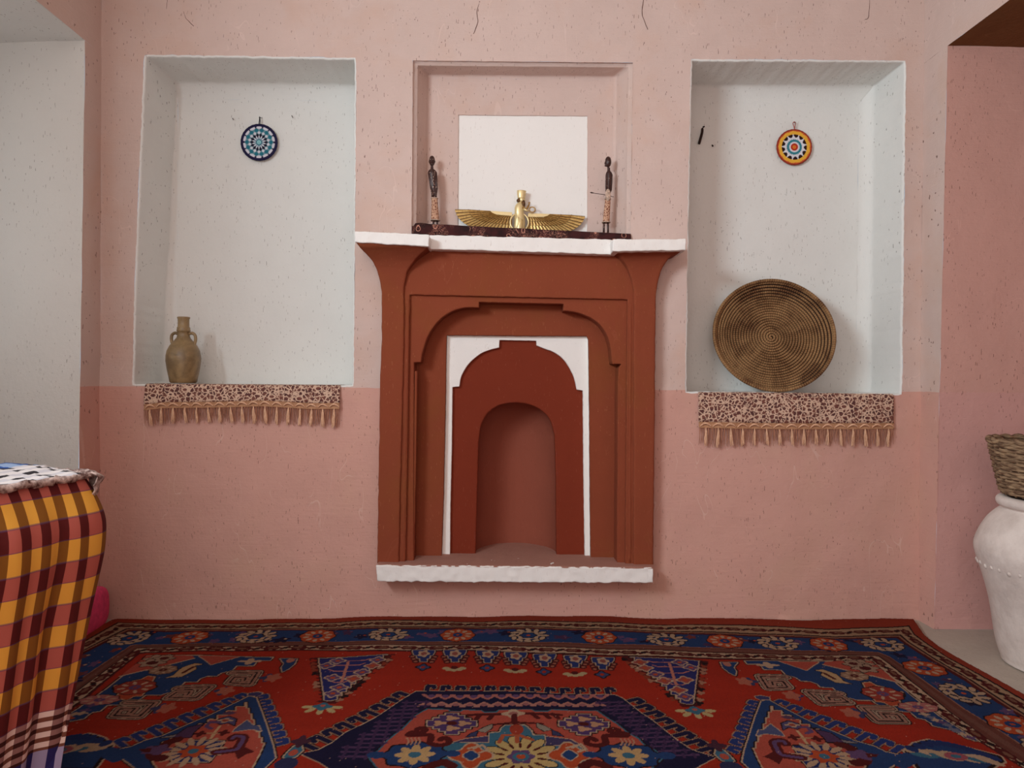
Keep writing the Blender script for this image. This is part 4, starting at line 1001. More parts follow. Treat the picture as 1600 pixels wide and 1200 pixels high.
for v in vv:
    for i, (p, n) in enumerate(PP):
        s_ = s_arc[i]-s0; g = min(1, v/.35)
        fold = g*(.011*math.sin(s_*2*math.pi/.16+1.1*v+.4)+.007*math.sin(s_*2*math.pi/.075+2+2.2*v)) if True else 0
        tuckc = ov(v)
        q = p+n*(tuckc+fold); sh = .020*g*math.sin(s_*12+.8)
        z = ZT+.004-v+(.006*math.cos(v/.012*1.5) if v < .012 else 0)+.006*math.sin(s_*9)*g
        V.append(to3(q, max(z, .012))); UV.append((s_+.35*fold*0+.10*v*math.exp(-(max(0, s_))/.25)*0, v))
rows_ = 5+len(vv); Fc = [(r*NPm+i, r*NPm+i+1, (r+1)*NPm+i+1, (r+1)*NPm+i) for r in range(rows_-1) for i in range(NPm-1)]
Fc += [(r*NPm+NPm-1, r*NPm, (r+1)*NPm, (r+1)*NPm+NPm-1) for r in range(rows_-1)]
o = mk('tablecloth', V, Fc, M_check, loc=tuple(tpt(L1/2, L2/2))+(ZT,), uvs=UV); tag(o, 'yellow and maroon checked cloth draped over the table beside the left wall', 'tablecloth')
ss = o.modifiers.new('sub', 'SUBSURF'); ss.levels = 1; ss.render_levels = 1; so = o.modifiers.new('solid', 'SOLIDIFY'); so.thickness = .0016; so.offset = 1
# striped cloth on the table top with a crumpled fringe hanging at the corner
t = NT('striped_cloth'); uv = t.add('ShaderNodeTexCoord').outputs['UV']; s = t.add('ShaderNodeSeparateXYZ', None, Vector=uv); U, Vv = s.outputs[0], s.outputs[1]
st1 = t.math('LESS_THAN', t.math('FRACT', t.math('MULTIPLY', Vv, 26.)), .5); stc = t.math('LESS_THAN', t.math('FRACT', t.math('MULTIPLY', U, 15.)), .45)
c = t.mix(st1, srgb(226, 218, 216), t.mix(stc, srgb(206, 200, 204), srgb(48, 44, 48)))
blu = t.math('GREATER_THAN', Vv, .17); c = t.mix(blu, c, t.mix(stc, srgb(150, 172, 206), srgb(44, 84, 156)))
M_strip = t.out(c, .9, t.noise(t.obj(), 60, 3), .2, .002)
M_frill = simple('crumpled_fringe', (206, 182, 172), .9, 60, .5, .4, col2=(84, 52, 46))
nu, nv = 60, 26; V = []; UV = []
for i in range(nu+1):
    for j in range(nv+1):
        a = -.012+(.62)*i/nu; b = -.018+(.34)*j/nv
        ed = min(i/nu*.62, j/nv*.40)
        z = ZT+.010+.004*nz((a*22, b*22, 0), 1)+.004*nz((a*60, b*60, 4), 1)+(.007*nz((a*90, b*90, 2), 1)-.004 if ed < .03 else 0)+.016*math.exp(-((b-.2)/.12)**2)
        q = tpt(a, b); V.append((q[0], q[1], max(z, ZT+.006))); UV.append((a, b))
o = mk('striped_cloth', V, [(q, q+nv+1, q+nv+2, q+1) for i in range(nu) for j in range(nv) for q in [i*(nv+1)+j]], M_strip, loc=tuple(tpt(.3, .2))+(ZT+.005,), uvs=UV)
tag(o, 'blue, white and black striped cloth spread on top of the checked tablecloth', 'cloth')
so = o.modifiers.new('solid', 'SOLIDIFY'); so.thickness = .002; so.offset = 1
def frill(ab, name='frill'):
    m = MB(); n = len(ab)
    P = [np.array(to3(p_, z_)) for p_, z_ in ab]
    up_ = []; lo = []
    for i_, p in enumerate(P):
        up_.append(p+np.array([.004*nz(p, 60, 1), .004*nz(p, 60, 3), .006+.005*nz(p, 90, 5)])); lo.append(p+np.array([.006*nz(p, 80, 7), .006*nz(p, 80, 9)-.004, -.010+.006*nz(p, 100, 2)]))
    m.add(up_+[(a+b)/2+np.array([.003, -.004, 0]) for a, b in zip(up_, lo)]+lo, [(r*n+i_, r*n+i_+1, (r+1)*n+i_+1, (r+1)*n+i_) for r in range(2) for i_ in range(n-1)])
    f = m.mk(name, M_frill, o); s_ = f.modifiers.new('solid', 'SOLIDIFY'); s_.thickness = .003; s_.offset = 0
frill([(np.array([a, -.016+.003*math.sin(a*60)]), ZT+.008+.002*math.sin(a*80)) for a in np.linspace(.60, .0, 70)])
frill([(np.array([-.012, b]), ZT+.009) for b in np.linspace(0, .31, 40)])
# crumpled corner that hangs down
m = MB(); nu, nv = 14, 22; V = []
for i in range(nu+1):
    for j in range(nv+1):
        u = i/nu; v = j/nv; ang = (u-.5)*1.5
        d = v*.085; rr = .012+min(d, .03)*1.0+.01*math.sin(v*3); zz_ = ZT+.014-max(0, d-.012)*.80
        dirv = np.array([-math.cos(ang+.55), -math.sin(ang+.55)])*(1.0); base_ = np.array([.014, .012])
        q = base_+dirv*rr*(1.05-.35*v)+np.array([-dirv[1], dirv[0]])*(u-.5)*.018
        p = np.array(to3(q, zz_)); p += .006*np.array([nz(p, 70, 2), nz(p, 70, 5), nz(p, 70, 8)]); V.append(p)
f = mk('hanging_corner', V, [(q, q+nv+1, q+nv+2, q+1) for i in range(nu) for j in range(nv) for q in [i*(nv+1)+j]], M_frill, o); so = f.modifiers.new('solid', 'SOLIDIFY'); so.thickness = .003; so.offset = 0
# ---- magenta cushion by the left wall
M_mag = simple('magenta_fabric', (222, 70, 116), .85, 40, .12, .2)
yc_ = -.17; cq = W(150, 985, yc_); 
pts = []
c0 = np.array([-1.612, -.19, .0])
V, Fc = [], []
loops = []
for i in range(13):
    a = -math.pi/2+math.pi*i/12
    ca = max(0.0, math.cos(a))**.42; sa = math.copysign(abs(math.sin(a))**.7, math.sin(a)); sg = lambda v, e: math.copysign(abs(v)**e, v)
    loops.append([(c0[0]+.046*ca*sg(math.cos(q), .7), c0[1]+.14*ca*sg(math.sin(q), .55), .074+.085*sa) for q in [2*math.pi*k/36 for k in range(36)]])
V, Fc = loft(loops); o = mk('cushion', V, Fc, M_mag, loc=(c0[0], c0[1], .004)); tag(o, 'bright magenta cushion standing by the left wall behind the checked tablecloth', 'cushion')

# ================================================================== the carpet: one vertex per knot, pattern knotted in colour
CZ = .006
RED, PINK, CREAM, BLUE, NAVY, TEAL = (184, 48, 26), (200, 88, 70), (214, 176, 144), (40, 68, 118), (30, 25, 60), (70, 118, 140)
MAR, PURP, BRN, DRK, EDGE, ORG, GREY = (96, 26, 24), (112, 78, 118), (122, 66, 54), (40, 18, 20), (176, 66, 42), (204, 84, 44), (128, 122, 140)
xs_ = np.arange(-1.66, 1.86, .0026); ys_ = np.concatenate([np.arange(-2.30, -1.20, .012), np.arange(-1.20, .012, .0036)])
NXc, NYc = len(xs_), len(ys_); CC = np.zeros((NYc, NXc, 3), np.float32)
def lin3(c): return np.array(srgb(*c)[:3], np.float32)
def FP(px): return Garr(px, CZ)
def fpoly(P, col):
    P = np.asarray(P); i0, i1 = np.searchsorted(xs_, [P[:, 0].min(), P[:, 0].max()]); j0, j1 = np.searchsorted(ys_, [P[:, 1].min(), P[:, 1].max()])
    if i1 <= i0 or j1 <= j0: return
    x0, y0 = P[:, 0], P[:, 1]; x1, y1 = np.roll(x0, -1), np.roll(y0, -1); c = lin3(col); dy_ = np.where(y1 == y0, 1, y1-y0)
    for j in range(j0, j1):                          # scan lines
        y = ys_[j]; m_ = (y0 > y) != (y1 > y); q = np.sort(x0[m_]+(x1[m_]-x0[m_])*(y-y0[m_])/dy_[m_]); e = np.searchsorted(xs_, q)
        for a_, b_ in zip(e[::2], e[1::2]): CC[j, a_:b_] = c
def fstroke(P, wd, col, closed=False):
    P = np.asarray(P); 
    if closed: P = np.vstack([P, P[:1]])
    h = wd/2
    for a, b in zip(P[:-1], P[1:]):
        i0, i1 = np.searchsorted(xs_, [min(a[0], b[0])-h, max(a[0], b[0])+h]); j0, j1 = np.searchsorted(ys_, [min(a[1], b[1])-h, max(a[1], b[1])+h])
        if i1 <= i0 or j1 <= j0: continue
        gx, gy = np.meshgrid(xs_[i0:i1], ys_[j0:j1]); d = b-a; L = d@d+1e-12
        t_ = np.clip(((gx-a[0])*d[0]+(gy-a[1])*d[1])/L, 0, 1); k = (gx-a[0]-t_*d[0])**2+(gy-a[1]-t_*d[1])**2 < h*h
        CC[j0:j1, i0:i1][k] = lin3(col)
def fell(c, rx, ry, col, ang=0.0, n=24, lob=0, la=.0):
    q = np.arange(n*(2 if lob else 1))*2*math.pi/(n*(2 if lob else 1)); m_ = 1+(la*np.cos(lob*q) if lob else 0)
    x, y = rx*np.cos(q)*m_, ry*np.sin(q)*m_; P = np.stack([c[0]+x*math.cos(ang)-y*math.sin(ang), c[1]+x*math.sin(ang)+y*math.cos(ang)], 1); fpoly(P, col); return P
OW = .0075
def P_(px, col, out=None, w_=OW, dark=False):
    Q = FP(px); 
    if out: fstroke(Q, w_*2+(.008 if dark else 0), DRK if dark else out, True)
    if out and dark: fstroke(Q, w_*2, out, True)
    fpoly(Q, col)
def S_(px, col, w_=OW): fstroke(FP(px), w_, col)
AX = 795.0
def mir(px): return [(2*AX-x, y-.016*(x-AX)) for x, y in px]
def both(fn, px, *a, **k): fn(px, *a, **k); fn(mir(px), *a, **k)
def stairs(a, b, n, first='h'):
    o = [a]
    for i in range(n):
        x0, y0 = a[0]+(b[0]-a[0])*i/n, a[1]+(b[1]-a[1])*i/n; x1, y1 = a[0]+(b[0]-a[0])*(i+1)/n, a[1]+(b[1]-a[1])*(i+1)/n
        o += [(x1, y0), (x1, y1)] if first == 'h' else [(x0, y1), (x1, y1)]
    return o
CC[:] = lin3(RED)
# ---- border curves (left side, back, right side), outermost first
def ext(px, d):                                     # floor polyline carried on to y = -2.35
    Q = FP(px); a, b = (Q[1], Q[0]) if d < 0 else (Q[-2], Q[-1])
    v = (b-a)/np.linalg.norm(b-a); v = v*.5+np.array([.0, -1.])*.5; t_ = (-2.36-b[1])/v[1]; e = b+v*t_
    return np.vstack([e, Q]) if d < 0 else np.vstack([Q, e])
def curve(left, back, right):
    Q = FP(left+back+right); Q = np.vstack([ext(left, -1)[:1], Q, ext(right, 1)[-1:]]); return Q
c0 = curve([(60, 1043), (135, 989), (174, 969)], [(184, 967), (300, 967), (420, 967), (520, 966), (570, 963.5), (610, 961.5), (650, 962), (760, 963), (860, 962), (960, 962), (1040, 966), (1120, 965), (1200, 967.5), (1260, 968), (1330, 966), (1380, 965), (1428, 967.5)], [(1446, 992), (1469, 1010), (1508, 1033), (1550, 1056), (1600, 1084), (1700, 1141)])
c1 = curve([(50, 1062), (132, 1001), (184, 973)], [(192, 973.5), (300, 973.5), (400, 974), (520, 973), (600, 968), (640, 967.5), (720, 971.5), (800, 970.5), (880, 970.5), (960, 972), (1040, 975.5), (1160, 976), (1200, 978.5), (1300, 982), (1390, 979), (1421, 977)], [(1429, 990), (1446, 1003), (1479, 1026), (1529, 1053), (1600, 1093), (1700, 1152)])
c2 = curve([(40, 1084), (130, 1018), (200, 985)], [(208, 984), (300, 985.5), (400, 984), (500, 984), (600, 980.5), (660, 980.5), (720, 981), (800, 981.5), (880, 983), (960, 985), (1040, 988), (1200, 993), (1300, 997), (1404, 995)], [(1417, 1006), (1458, 1032), (1508, 1060), (1560, 1094), (1600, 1119), (1690, 1178)])
c4 = curve([(10, 1146), (118, 1067), (205, 1009)], [(212, 1008), (300, 1006.5), (400, 1004), (500, 1003), (600, 1002), (720, 1003.5), (800, 1003), (880, 1004.5), (960, 1007), (1040, 1010), (1120, 1012.5), (1200, 1014.5), (1300, 1018), (1371, 1019.5)], [(1390, 1027), (1417, 1046), (1458, 1075), (1504, 1107), (1556, 1138), (1600, 1166), (1670, 1210)])
c5 = curve([(5, 1160), (122, 1078), (213, 1013)], [(220, 1012), (300, 1011), (400, 1009.5), (500, 1008), (600, 1007.5), (720, 1008), (800, 1008), (880, 1011), (960, 1014), (1040, 1016.5), (1120, 1019), (1200, 1021.5), (1300, 1024), (1373, 1025)], [(1395, 1041), (1417, 1059), (1487, 1113), (1550, 1157), (1600, 1190), (1650, 1224)])
c6 = curve([(0, 1180), (124, 1098), (154, 1072), (217, 1021)], [(226, 1019.5), (300, 1018), (400, 1016), (500, 1015), (600, 1017), (660, 1017), (720, 1016), (800, 1018), (880, 1021), (960, 1024), (1040, 1027), (1120, 1028.5), (1200, 1030), (1300, 1033), (1358, 1033)], [(1383, 1055), (1425, 1087), (1467, 1117), (1529, 1155), (1577, 1185), (1600, 1199), (1640, 1226)])
def band(a, b, col): fpoly(np.vstack([a, b[::-1]]), col)
fpoly(c0, EDGE)
def par(a, b, f, n=600):                             # curve between two border curves
    def rs_(Q):
        d = np.concatenate([[0], np.cumsum(np.linalg.norm(Q[1:]-Q[:-1], axis=1))]); q = np.linspace(0, d[-1], n); return np.stack([np.interp(q, d, Q[:, 0]), np.interp(q, d, Q[:, 1])], 1)
    # resample side / back / side separately so the corners stay together
    def split(Q):
        th = np.argmax(-Q[:, 0]*.6+Q[:, 1]); tr = np.argmax(Q[:, 0]*.6+Q[:, 1]); return Q[:th+1], Q[th:tr+1], Q[tr:]
    return np.vstack([rs_(x)*(1-f)+rs_(y)*f for x, y in zip(split(a), split(b))])
fpoly(c1, DRK); g1 = par(c1, c2, .10); g1b = par(c1, c2, .80); fpoly(g1, (196, 156, 122)); fpoly(g1b, DRK); fpoly(par(c1, c2, .90), (172, 116, 90)); fpoly(c2, MAR)
fpoly(par(c2, c4, .10), BLUE); fpoly(par(c2, c4, .97), (168, 116, 92)); fpoly(c4, BRN); fpoly(par(c4, c5, .35), (132, 82, 68)); fpoly(par(c4, c5, .7), BRN); fpoly(c5, DRK)
fpoly(par(c5, c6, .10), CREAM); fpoly(par(c5, c6, .92), DRK); fpoly(c6, MAR); fpoly(par(c5, c6, 1.18), RED)
def along(Q, step, start=0.0):
    d = np.concatenate([[0], np.cumsum(np.linalg.norm(Q[1:]-Q[:-1], axis=1))]); out = []
    for s_ in np.arange(start, d[-1], step):
        x, y = np.interp(s_, d, Q[:, 0]), np.interp(s_, d, Q[:, 1]); x2, y2 = np.interp(s_+.004, d, Q[:, 0]), np.interp(s_+.004, d, Q[:, 1]); out.append((np.array([x, y]), math.atan2(y2-y, x2-x)))
    return out
rsd = random.Random(4)
for (a, b, f, W_) in ((c1, c2, .46, .034), (c5, c6, .5, .036)):
    for i, (c, an) in enumerate(along(par(a, b, f), .0505, .02)):
        if c[1] < -1.35: continue
        ca, sa = math.cos(an), math.sin(an); L = lambda x, y: np.array([c[0]+x*ca-y*sa, c[1]+x*sa+y*ca])
        if i % 2 == 0:
            fell(c, .036, .017, MAR, an, lob=6, la=.14); fell(L(.006*(-1)**(i//2), .002), .018, .007, (140, 92, 70), an)
        else:
            fstroke(np.array([L(-.012, -.010), L(.012, .010)]), .013, MAR); fell(c, .010, .010, DRK, an)
# main border rosettes at the photographed places
cm = par(c2, c4, .52)
def rosette(c, rx, ry, body, petal, core, n=10, ang=0):
    fell(c, rx*1.06, ry*1.08, DRK, ang, lob=8, la=.05); fell(c, rx, ry, body, ang, lob=8, la=.05)
    for k in range(n):
        q = 2*math.pi*(k+.5)/n; ca, sa = math.cos(ang), math.sin(ang); x, y = .66*rx*math.cos(q), .66*ry*math.sin(q)
        fell((c[0]+x*ca-y*sa, c[1]+x*sa+y*ca), rx*.20, ry*.12, petal, ang+math.atan2(ry*math.sin(q), rx*math.cos(q)), 10)
    fell(c, rx*.30, ry*.34, core, ang, 12); fell(c, rx*.10, ry*.12, body, ang, 8)
def onmid(px_, py_):
    p = FP([(px_, py_)])[0]; j = np.argmin(((cm-p)**2).sum(1)); v = cm[min(j+2, len(cm)-1)]-cm[max(j-2, 0)]; return cm[j], math.atan2(v[1], v[0])
REDR = [(497, 993), (715, 992), (937, 994), (1132, 1001), (1296, 1009), (296, 997), (1450, 1044), (1585, 1132)]
CRMR = [(607, 992), (826, 993), (1040, 999), (1218, 1007), (1378, 1007), (398, 995), (200, 997), (1508, 1083), (1650, 1172)]
for i, (c, an) in enumerate(along(cm, .055, .0)):   # purple-red scatter between the rosettes
    if c[1] < -1.4: continue
    o = np.array([rsd.uniform(-.02, .02), rsd.uniform(-.05, .05)]); ca, sa = math.cos(an), math.sin(an); q = c+np.array([o[0]*ca-o[1]*sa, o[0]*sa+o[1]*ca])
    fell(q, rsd.uniform(.014, .032), rsd.uniform(.012, .026), rsd.choice([PURP, (84, 50, 84), NAVY, (130, 60, 56), PURP, NAVY]), an+rsd.uniform(-.6, .6), lob=5, la=.25); fell(q+np.array([.012, .01]), .006, .005, rsd.choice([CREAM, PURP, ORG]), 0)
for p in REDR: c, an = onmid(*p); rosette(c, .064, .066, ORG, CREAM, BLUE, 10, an)
for p in CRMR:
    c, an = onmid(*p)
    for k in range(12):
        q = 2*math.pi*k/12; x, y = .062*math.cos(q), .056*math.sin(q); ca, sa = math.cos(an), math.sin(an); fell((c[0]+x*ca-y*sa, c[1]+x*sa+y*ca), .022, .014, DRK, an+q*1.3, 10); fell((c[0]+x*ca-y*sa, c[1]+x*sa+y*ca), .018, .010, CREAM, an+q*1.3, 10)
    fell(c, .046, .042, CREAM, an, lob=8, la=.12); fell(c, .034, .030, DRK, an, lob=6, la=.1); fell(c, .028, .025, BLUE, an, lob=6, la=.1); fell(c, .009, .008, ORG, an, 8)
# ---- field
z4 = lambda *p: [(1040+x/5, 960+y/5) for x, y in p]
z8 = lambda *p: [(1040+x/5, 1080+y/5) for x, y in p]
z7 = lambda *p: [(720+x/5, 1080+y/5) for x, y in p]
z3 = lambda *p: [(720+x/5, 960+y/5) for x, y in p]
z13 = lambda *p: [(1300+x/4.8, 950+y/4.8) for x, y in p]
# dark blue strip along the inner border with stepped hangings
both(P_, z4((620, 362), (900, 362), (1600, 370))+z13((250, 402), (290, 405), (420, 520), (600, 665), (800, 805), (1100, 990))+z13((1060, 985), (1000, 965), (950, 930), (900, 908), (760, 880), (745, 862), (700, 832), (640, 822), (590, 776), (450, 768), (330, 716), (300, 692), (190, 692), (60, 655))+z4((1340, 600), (1310, 572), (1210, 568), (1190, 545), (1130, 522), (1060, 520), (1020, 492), (940, 470), (905, 432), (770, 427), (740, 385), (640, 385)), BLUE, CREAM, OW*.6, dark=True)
both(P_, z4((885, 362), (1100, 433), (1150, 395), (1190, 372), (1190, 366)), PINK, CREAM, .004); both(P_, z4((1230, 385), (1600, 480), (1600, 372), (1250, 366)), PINK)
both(P_, z13((0, 428), (490, 562), (300, 405), (200, 398), (0, 398)), PINK); both(S_, z4((1230, 388), (1600, 482))+z13((300, 510), (490, 562)), CREAM)
for s_ in (lambda q: q, mir):
    for (x, y, r) in ((205, 425, .045), (250, 455, .04), (160, 420, .032)):
        c = FP(s_(z13((x, y))))[0]; fell(c, r*1.1, r*.9, DRK, lob=6, la=.2); fell(c, r, r*.8, (188, 150, 124), lob=6, la=.2); fell(c, r*.5, r*.4, MAR)
    P_(s_(z4((1165, 432), (1225, 425), (1330, 462), (1395, 520), (1455, 540), (1330, 530), (1270, 500), (1215, 470), (1225, 445))), (218, 176, 128), DRK, .003); S_(s_(z4((1240, 455), (1320, 500))), MAR, .012)
    c = FP(s_(z13((168, 507))))[0]; rosette(c, .045, .036, (172, 130, 104), CREAM, MAR, 8)
    c = FP(s_(z4((800, 395))))[0]; fell(c, .03, .02, CREAM, lob=4, la=.4)
    P_(s_(z13((235, 560), (285, 555), (330, 580), (395, 595), (440, 625), (525, 630), (535, 655), (510, 672), (500, 695), (525, 718), (440, 735), (390, 705), (330, 700), (310, 672), (265, 655), (225, 632), (262, 612))), (200, 84, 52), CREAM, .004, dark=True)
    c = FP(s_(z13((380, 640))))[0]; rosette(c, .062, .05, (176, 66, 52), CREAM, PURP, 8)
    c = FP(s_(z13((645, 740))))[0]; rosette(c, .058, .034, (196, 116, 110), CREAM, PURP, 8)
    for k in range(9):
        c = FP(s_(z13((700+k*42+rsd.uniform(-10, 10), 790+k*22+rsd.uniform(-8, 8)))))[0]; fell(c, .014, .010, rsd.choice([CREAM, PURP, GREY, ORG]), lob=4, la=.3)
    # hooked pen motifs
    for path in ([z4((935, 488), (740, 480), (800, 572), (955, 566), (915, 520), (830, 522), (838, 545))], [[(1312, 1084), (1262, 1081), (1284, 1099), (1326, 1098), (1314, 1090), (1294, 1089.5), (1297, 1094)]], [z13((440, 752), (235, 752), (345, 852), (535, 852), (490, 800), (380, 795), (410, 826))]):
        Q = FP(s_(path[0])); fstroke(Q, .046, DRK); fstroke(Q, .039, (196, 164, 138)); fstroke(Q, .030, DRK); fstroke(Q, .024, (184, 132, 112)); fstroke(Q, .006, DRK)
    for p, q in ((z4((660, 520))[0], z4((615, 520))[0]), (z8((1010, 35))[0], z8((985, 30))[0]), (z13((195, 792))[0], z13((140, 790))[0])):
        fell(FP(s_([p]))[0], .022, .026, (66, 66, 104), lob=4, la=.3); fell(FP(s_([q]))[0], .024, .03, (198, 112, 88), lob=5, la=.2)
    # small blue hanging next to the corner
    P_(s_(z4((430, 372), (450, 415), (500, 455), (545, 475), (550, 440), (530, 410), (560, 372))), BLUE, CREAM, .004, dark=True); c = FP(s_(z4((480, 385))))[0]; fell(c, .014, .02, (206, 130, 110))
    # blue stepped triangle with flame edges
    tri_l, tri_r, tip = (985, 1027), (1092, 1033), [(1082, 1099), (1073, 1099)]
    mar = [(1090, 1031), (1107, 1033), (1102, 1056), (1098, 1078), (1096, 1102), (1080, 1104), (1066, 1104), (1040, 1086), (1010, 1060), (980, 1038), (972, 1026)]
    P_(s_(mar), MAR)
    for k in range(26):
        u = k/25; a_ = (1101-8*u, 1034+64*u) if k % 2 else (975+88*u, 1030+70*u); fell(FP(s_([a_]))[0], .011, .013, rsd.choice([(160, 66, 42), (190, 132, 104), RED, DRK]), lob=3, la=.3)
    P_(s_(stairs(tri_l, (1064, 1097), 11, 'h')+tip[::-1]+stairs((1083, 1098), tri_r, 9, 'v')), (46, 48, 112), CREAM, .004, dark=True)
    S_(s_([(1046, 1038), (1056, 1069)]), (212, 132, 112), .010)
    for (a0, b0, a1, b1) in ((1012, 1033, 1072, 1034), (1020, 1040, 1080, 1041), (1030, 1050, 1076, 1050), (1036, 1058, 1078, 1060), (1044, 1067, 1074, 1068)): S_(s_([(a0, b0), (a0+8, b0+2.5), (a1-8, b1+2.5), (a1, b1)]), (206, 128, 114), .006)
    for (a0, b0) in ((1008, 1044), (1070, 1063), (1080, 1044), (1024, 1054), (1038, 1064), (1060, 1078), (1062, 1036), (1000, 1035), (1070, 1088)):
        c = FP(s_([(a0, b0)]))[0]; fell(c, .026, .026, CREAM, lob=4, la=.2); fell(c, .020, .020, rsd.choice([(176, 84, 76), PURP]), lob=4, la=.2); fell(c, .008, .008, ORG)
    c = FP(s_([(1086, 1109)]))[0]
    for k in range(5): q = math.pi+math.pi*(k)/4; fell(c+np.array([.036*math.cos(q)*1.2, .030*math.sin(q)-.004]), .019, .010, (214, 186, 130), math.atan2(math.sin(q), math.cos(q)))
    fell(c, .026, .022, TEAL, lob=4, la=.2); fell(c+np.array([0, .006]), .008, .007, (204, 100, 80))
# row of small stepped hangings at the top of the field
for i, (x, y) in enumerate(((662, 1020), (711, 1020), (762, 1021), (806, 1022.5), (851, 1025.5), (899, 1028), (942, 1031.5))):
    pl = [(x-17, y-1), (x-15, y+4), (x-11, y+4), (x-10, y+9), (x-6, y+9), (x-5, y+14.5), (x+5, y+14.5), (x+5, y+9), (x+9, y+9), (x+10, y+4), (x+14, y+4), (x+17, y-1), (x+17, y-4), (x-17, y-4)]
    for s_ in (-1, 1):
        for q in range(3): fell(FP([(x+s_*(17-q*2.5), y+6+q*4)])[0], .014, .018, MAR); fell(FP([(x+s_*(17.5-q*2.5), y+6.5+q*4)])[0], .007, .007, (186, 110, 84))
    P_(pl, (44, 58, 116), CREAM, .0035, dark=True); c = FP([(x, y+1.5)])[0]; fell(c, .020, .030, CREAM, lob=5, la=.15); fell(c, .011, .016, (170, 92, 80))
    c = FP([(x-1, y+23)])[0]
    if i % 2 == 0: fell(c, .024, .028, DRK, lob=4, la=.2); fell(c, .018, .022, (70, 74, 116), lob=4, la=.2); fell(c, .007, .009, RED)
    else:
        for k in range(5): q = math.pi*(.1+.2*k); fell(c+np.array([.030*math.cos(q), -.020*math.sin(q)]), .013, .011, (206, 178, 132), -q)
        fell(c, .012, .014, MAR)
# ---- great central medallion
TOPL = [(650, 1081), (720, 1079), (800, 1080.5), (880, 1083.5), (960, 1086), (972, 1091)]
RS = [(972, 1091), (1000, 1113), (1020, 1126), (1040, 1142), (1060, 1158), (1080, 1171), (1118, 1183)]
LS = [(650, 1081), (626, 1095), (592, 1117), (570, 1129), (540, 1144), (520, 1160), (498, 1172), (470, 1178)]
def hooks(a, b, n, size, body, flip=1):
    A_, B_ = FP([a])[0], FP([b])[0]; tv = (B_-A_)/np.linalg.norm(B_-A_); nv_ = np.array([-tv[1], tv[0]]); nv_ = nv_ if nv_[1] > 0 else -nv_; tv = tv*flip
    for i in range(n):
        p = A_+(B_-A_)*(i+.5)/n; Q = np.array([p-nv_*.01, p+nv_*size*.95, p+nv_*size*1.0+tv*size*.42, p+nv_*size*.62+tv*size*.5])
        fstroke(Q, .031*size/.05, DRK); fstroke(Q, .027*size/.05, (190, 140, 108))
    for i in range(n):
        p = A_+(B_-A_)*(i+.5)/n; Q = np.array([p-nv_*.01, p+nv_*size*.95, p+nv_*size*1.0+tv*size*.42, p+nv_*size*.62+tv*size*.5]); fstroke(Q, .020*size/.05, body)
hooks((655, 1080), (962, 1085), 13, .040, NAVY, 1)
hooks((972, 1092), (1100, 1180), 8, .046, NAVY, 1); hooks((480, 1176), (648, 1084), 9, .046, NAVY, -1)
BOTM = [(1118, 1183), (1092, 1197), (1060, 1212), (1000, 1245), (560, 1245), (520, 1205), (500, 1192), (470, 1178)]
P_(LS[::-1]+TOPL[1:]+RS[1:]+BOTM[1:-1], NAVY, CREAM, .003)
INR = [(932, 1110.5), (946, 1120), (962, 1130), (982, 1146), (996, 1153), (1006, 1164), (1020, 1170), (1035, 1182)]; INL = [(668, 1108.5), (650, 1118), (640, 1128), (630, 1138), (620, 1145), (606, 1156), (592, 1172), (576, 1180)]
inner = INL[::-1]+[(700, 1109), (702, 1112), (720, 1112), (724, 1109), (752, 1110), (756, 1113), (776, 1113), (780, 1110), (830, 1110), (836, 1113), (856, 1113), (862, 1110), (900, 1110.5)]+INR+[(1000, 1215), (980, 1245), (620, 1245), (600, 1210)]
P_(inner, PINK, TEAL, .005, dark=True)
for i in range(13):
    x = 674+i*22; c = FP([(x, 1089+.006*i*2)])[0]
    for s_ in (-1, 1): fstroke(np.array([c+np.array([s_*.026, .014]), c+np.array([0, -.012])]), .012, (198, 120, 110))
    fell(c+np.array([0, .006]), .011, .011, PURP)
    c = FP([(x-6, 1100)])[0]
    for s_ in (-1, 1): fstroke(np.array([c+np.array([s_*.026, -.014]), c+np.array([0, .010])]), .012, (206, 138, 122))
    fell(c+np.array([0, -.004]), .010, .010, (178, 110, 110))
for (A_, B_) in (((952, 1098), (1062, 1180)), ((650, 1098), (548, 1182))):       # purple combs in the slanted arms
    fa, fb = FP([A_])[0], FP([B_])[0]
    for i in range(14):
        p = fa+(fb-fa)*i/13; o = .012*math.sin(i*2.1)
        fstroke(np.array([p+np.array([-.040+o, .0]), p+np.array([.040+o, .003])]), .009, (96, 62, 100))
        for q in (-.03, .0, .03): fstroke(np.array([p+np.array([q+o, -.010]), p+np.array([q+o, .010])]), .008, (76, 48, 84))
# centre: teal stepped star with a cream flower
P_(z7((-20, 400), (220, 400), (225, 325), (305, 322), (320, 290), (345, 268), (500, 270), (548, 312), (562, 348), (650, 352), (662, 432), (850, 440), (915, 425), (970, 480), (985, 620), (-260, 620), (-255, 480), (-170, 430)), TEAL, CREAM, .004, dark=True)
P_(z7((665, 360), (860, 385), (930, 425), (665, 428)), (78, 66, 104), CREAM, .003); P_(z7((215, 350), (40, 372), (-60, 402), (215, 398)), (78, 66, 104), CREAM, .003)
c = FP(z7((470, 512)))[0]
for k in range(14):
    q = 2*math.pi*k/14; v = np.array([.076*math.cos(q), .080*math.sin(q)]); fell(c+v, .030, .017, DRK, q, 12); fell(c+v, .027, .0145, (222, 186, 120), q, 12)
fell(c, .07, .07, (222, 186, 120), lob=14, la=.06)
for k in range(14): q = 2*math.pi*(k+.5)/14; fell(c+np.array([.056*math.cos(q), .058*math.sin(q)]), .014, .005, MAR, q, 8)
fell(c, .034, .034, PURP, lob=6, la=.12); fell(c, .022, .022, TEAL); fell(c, .012, .012, ORG)
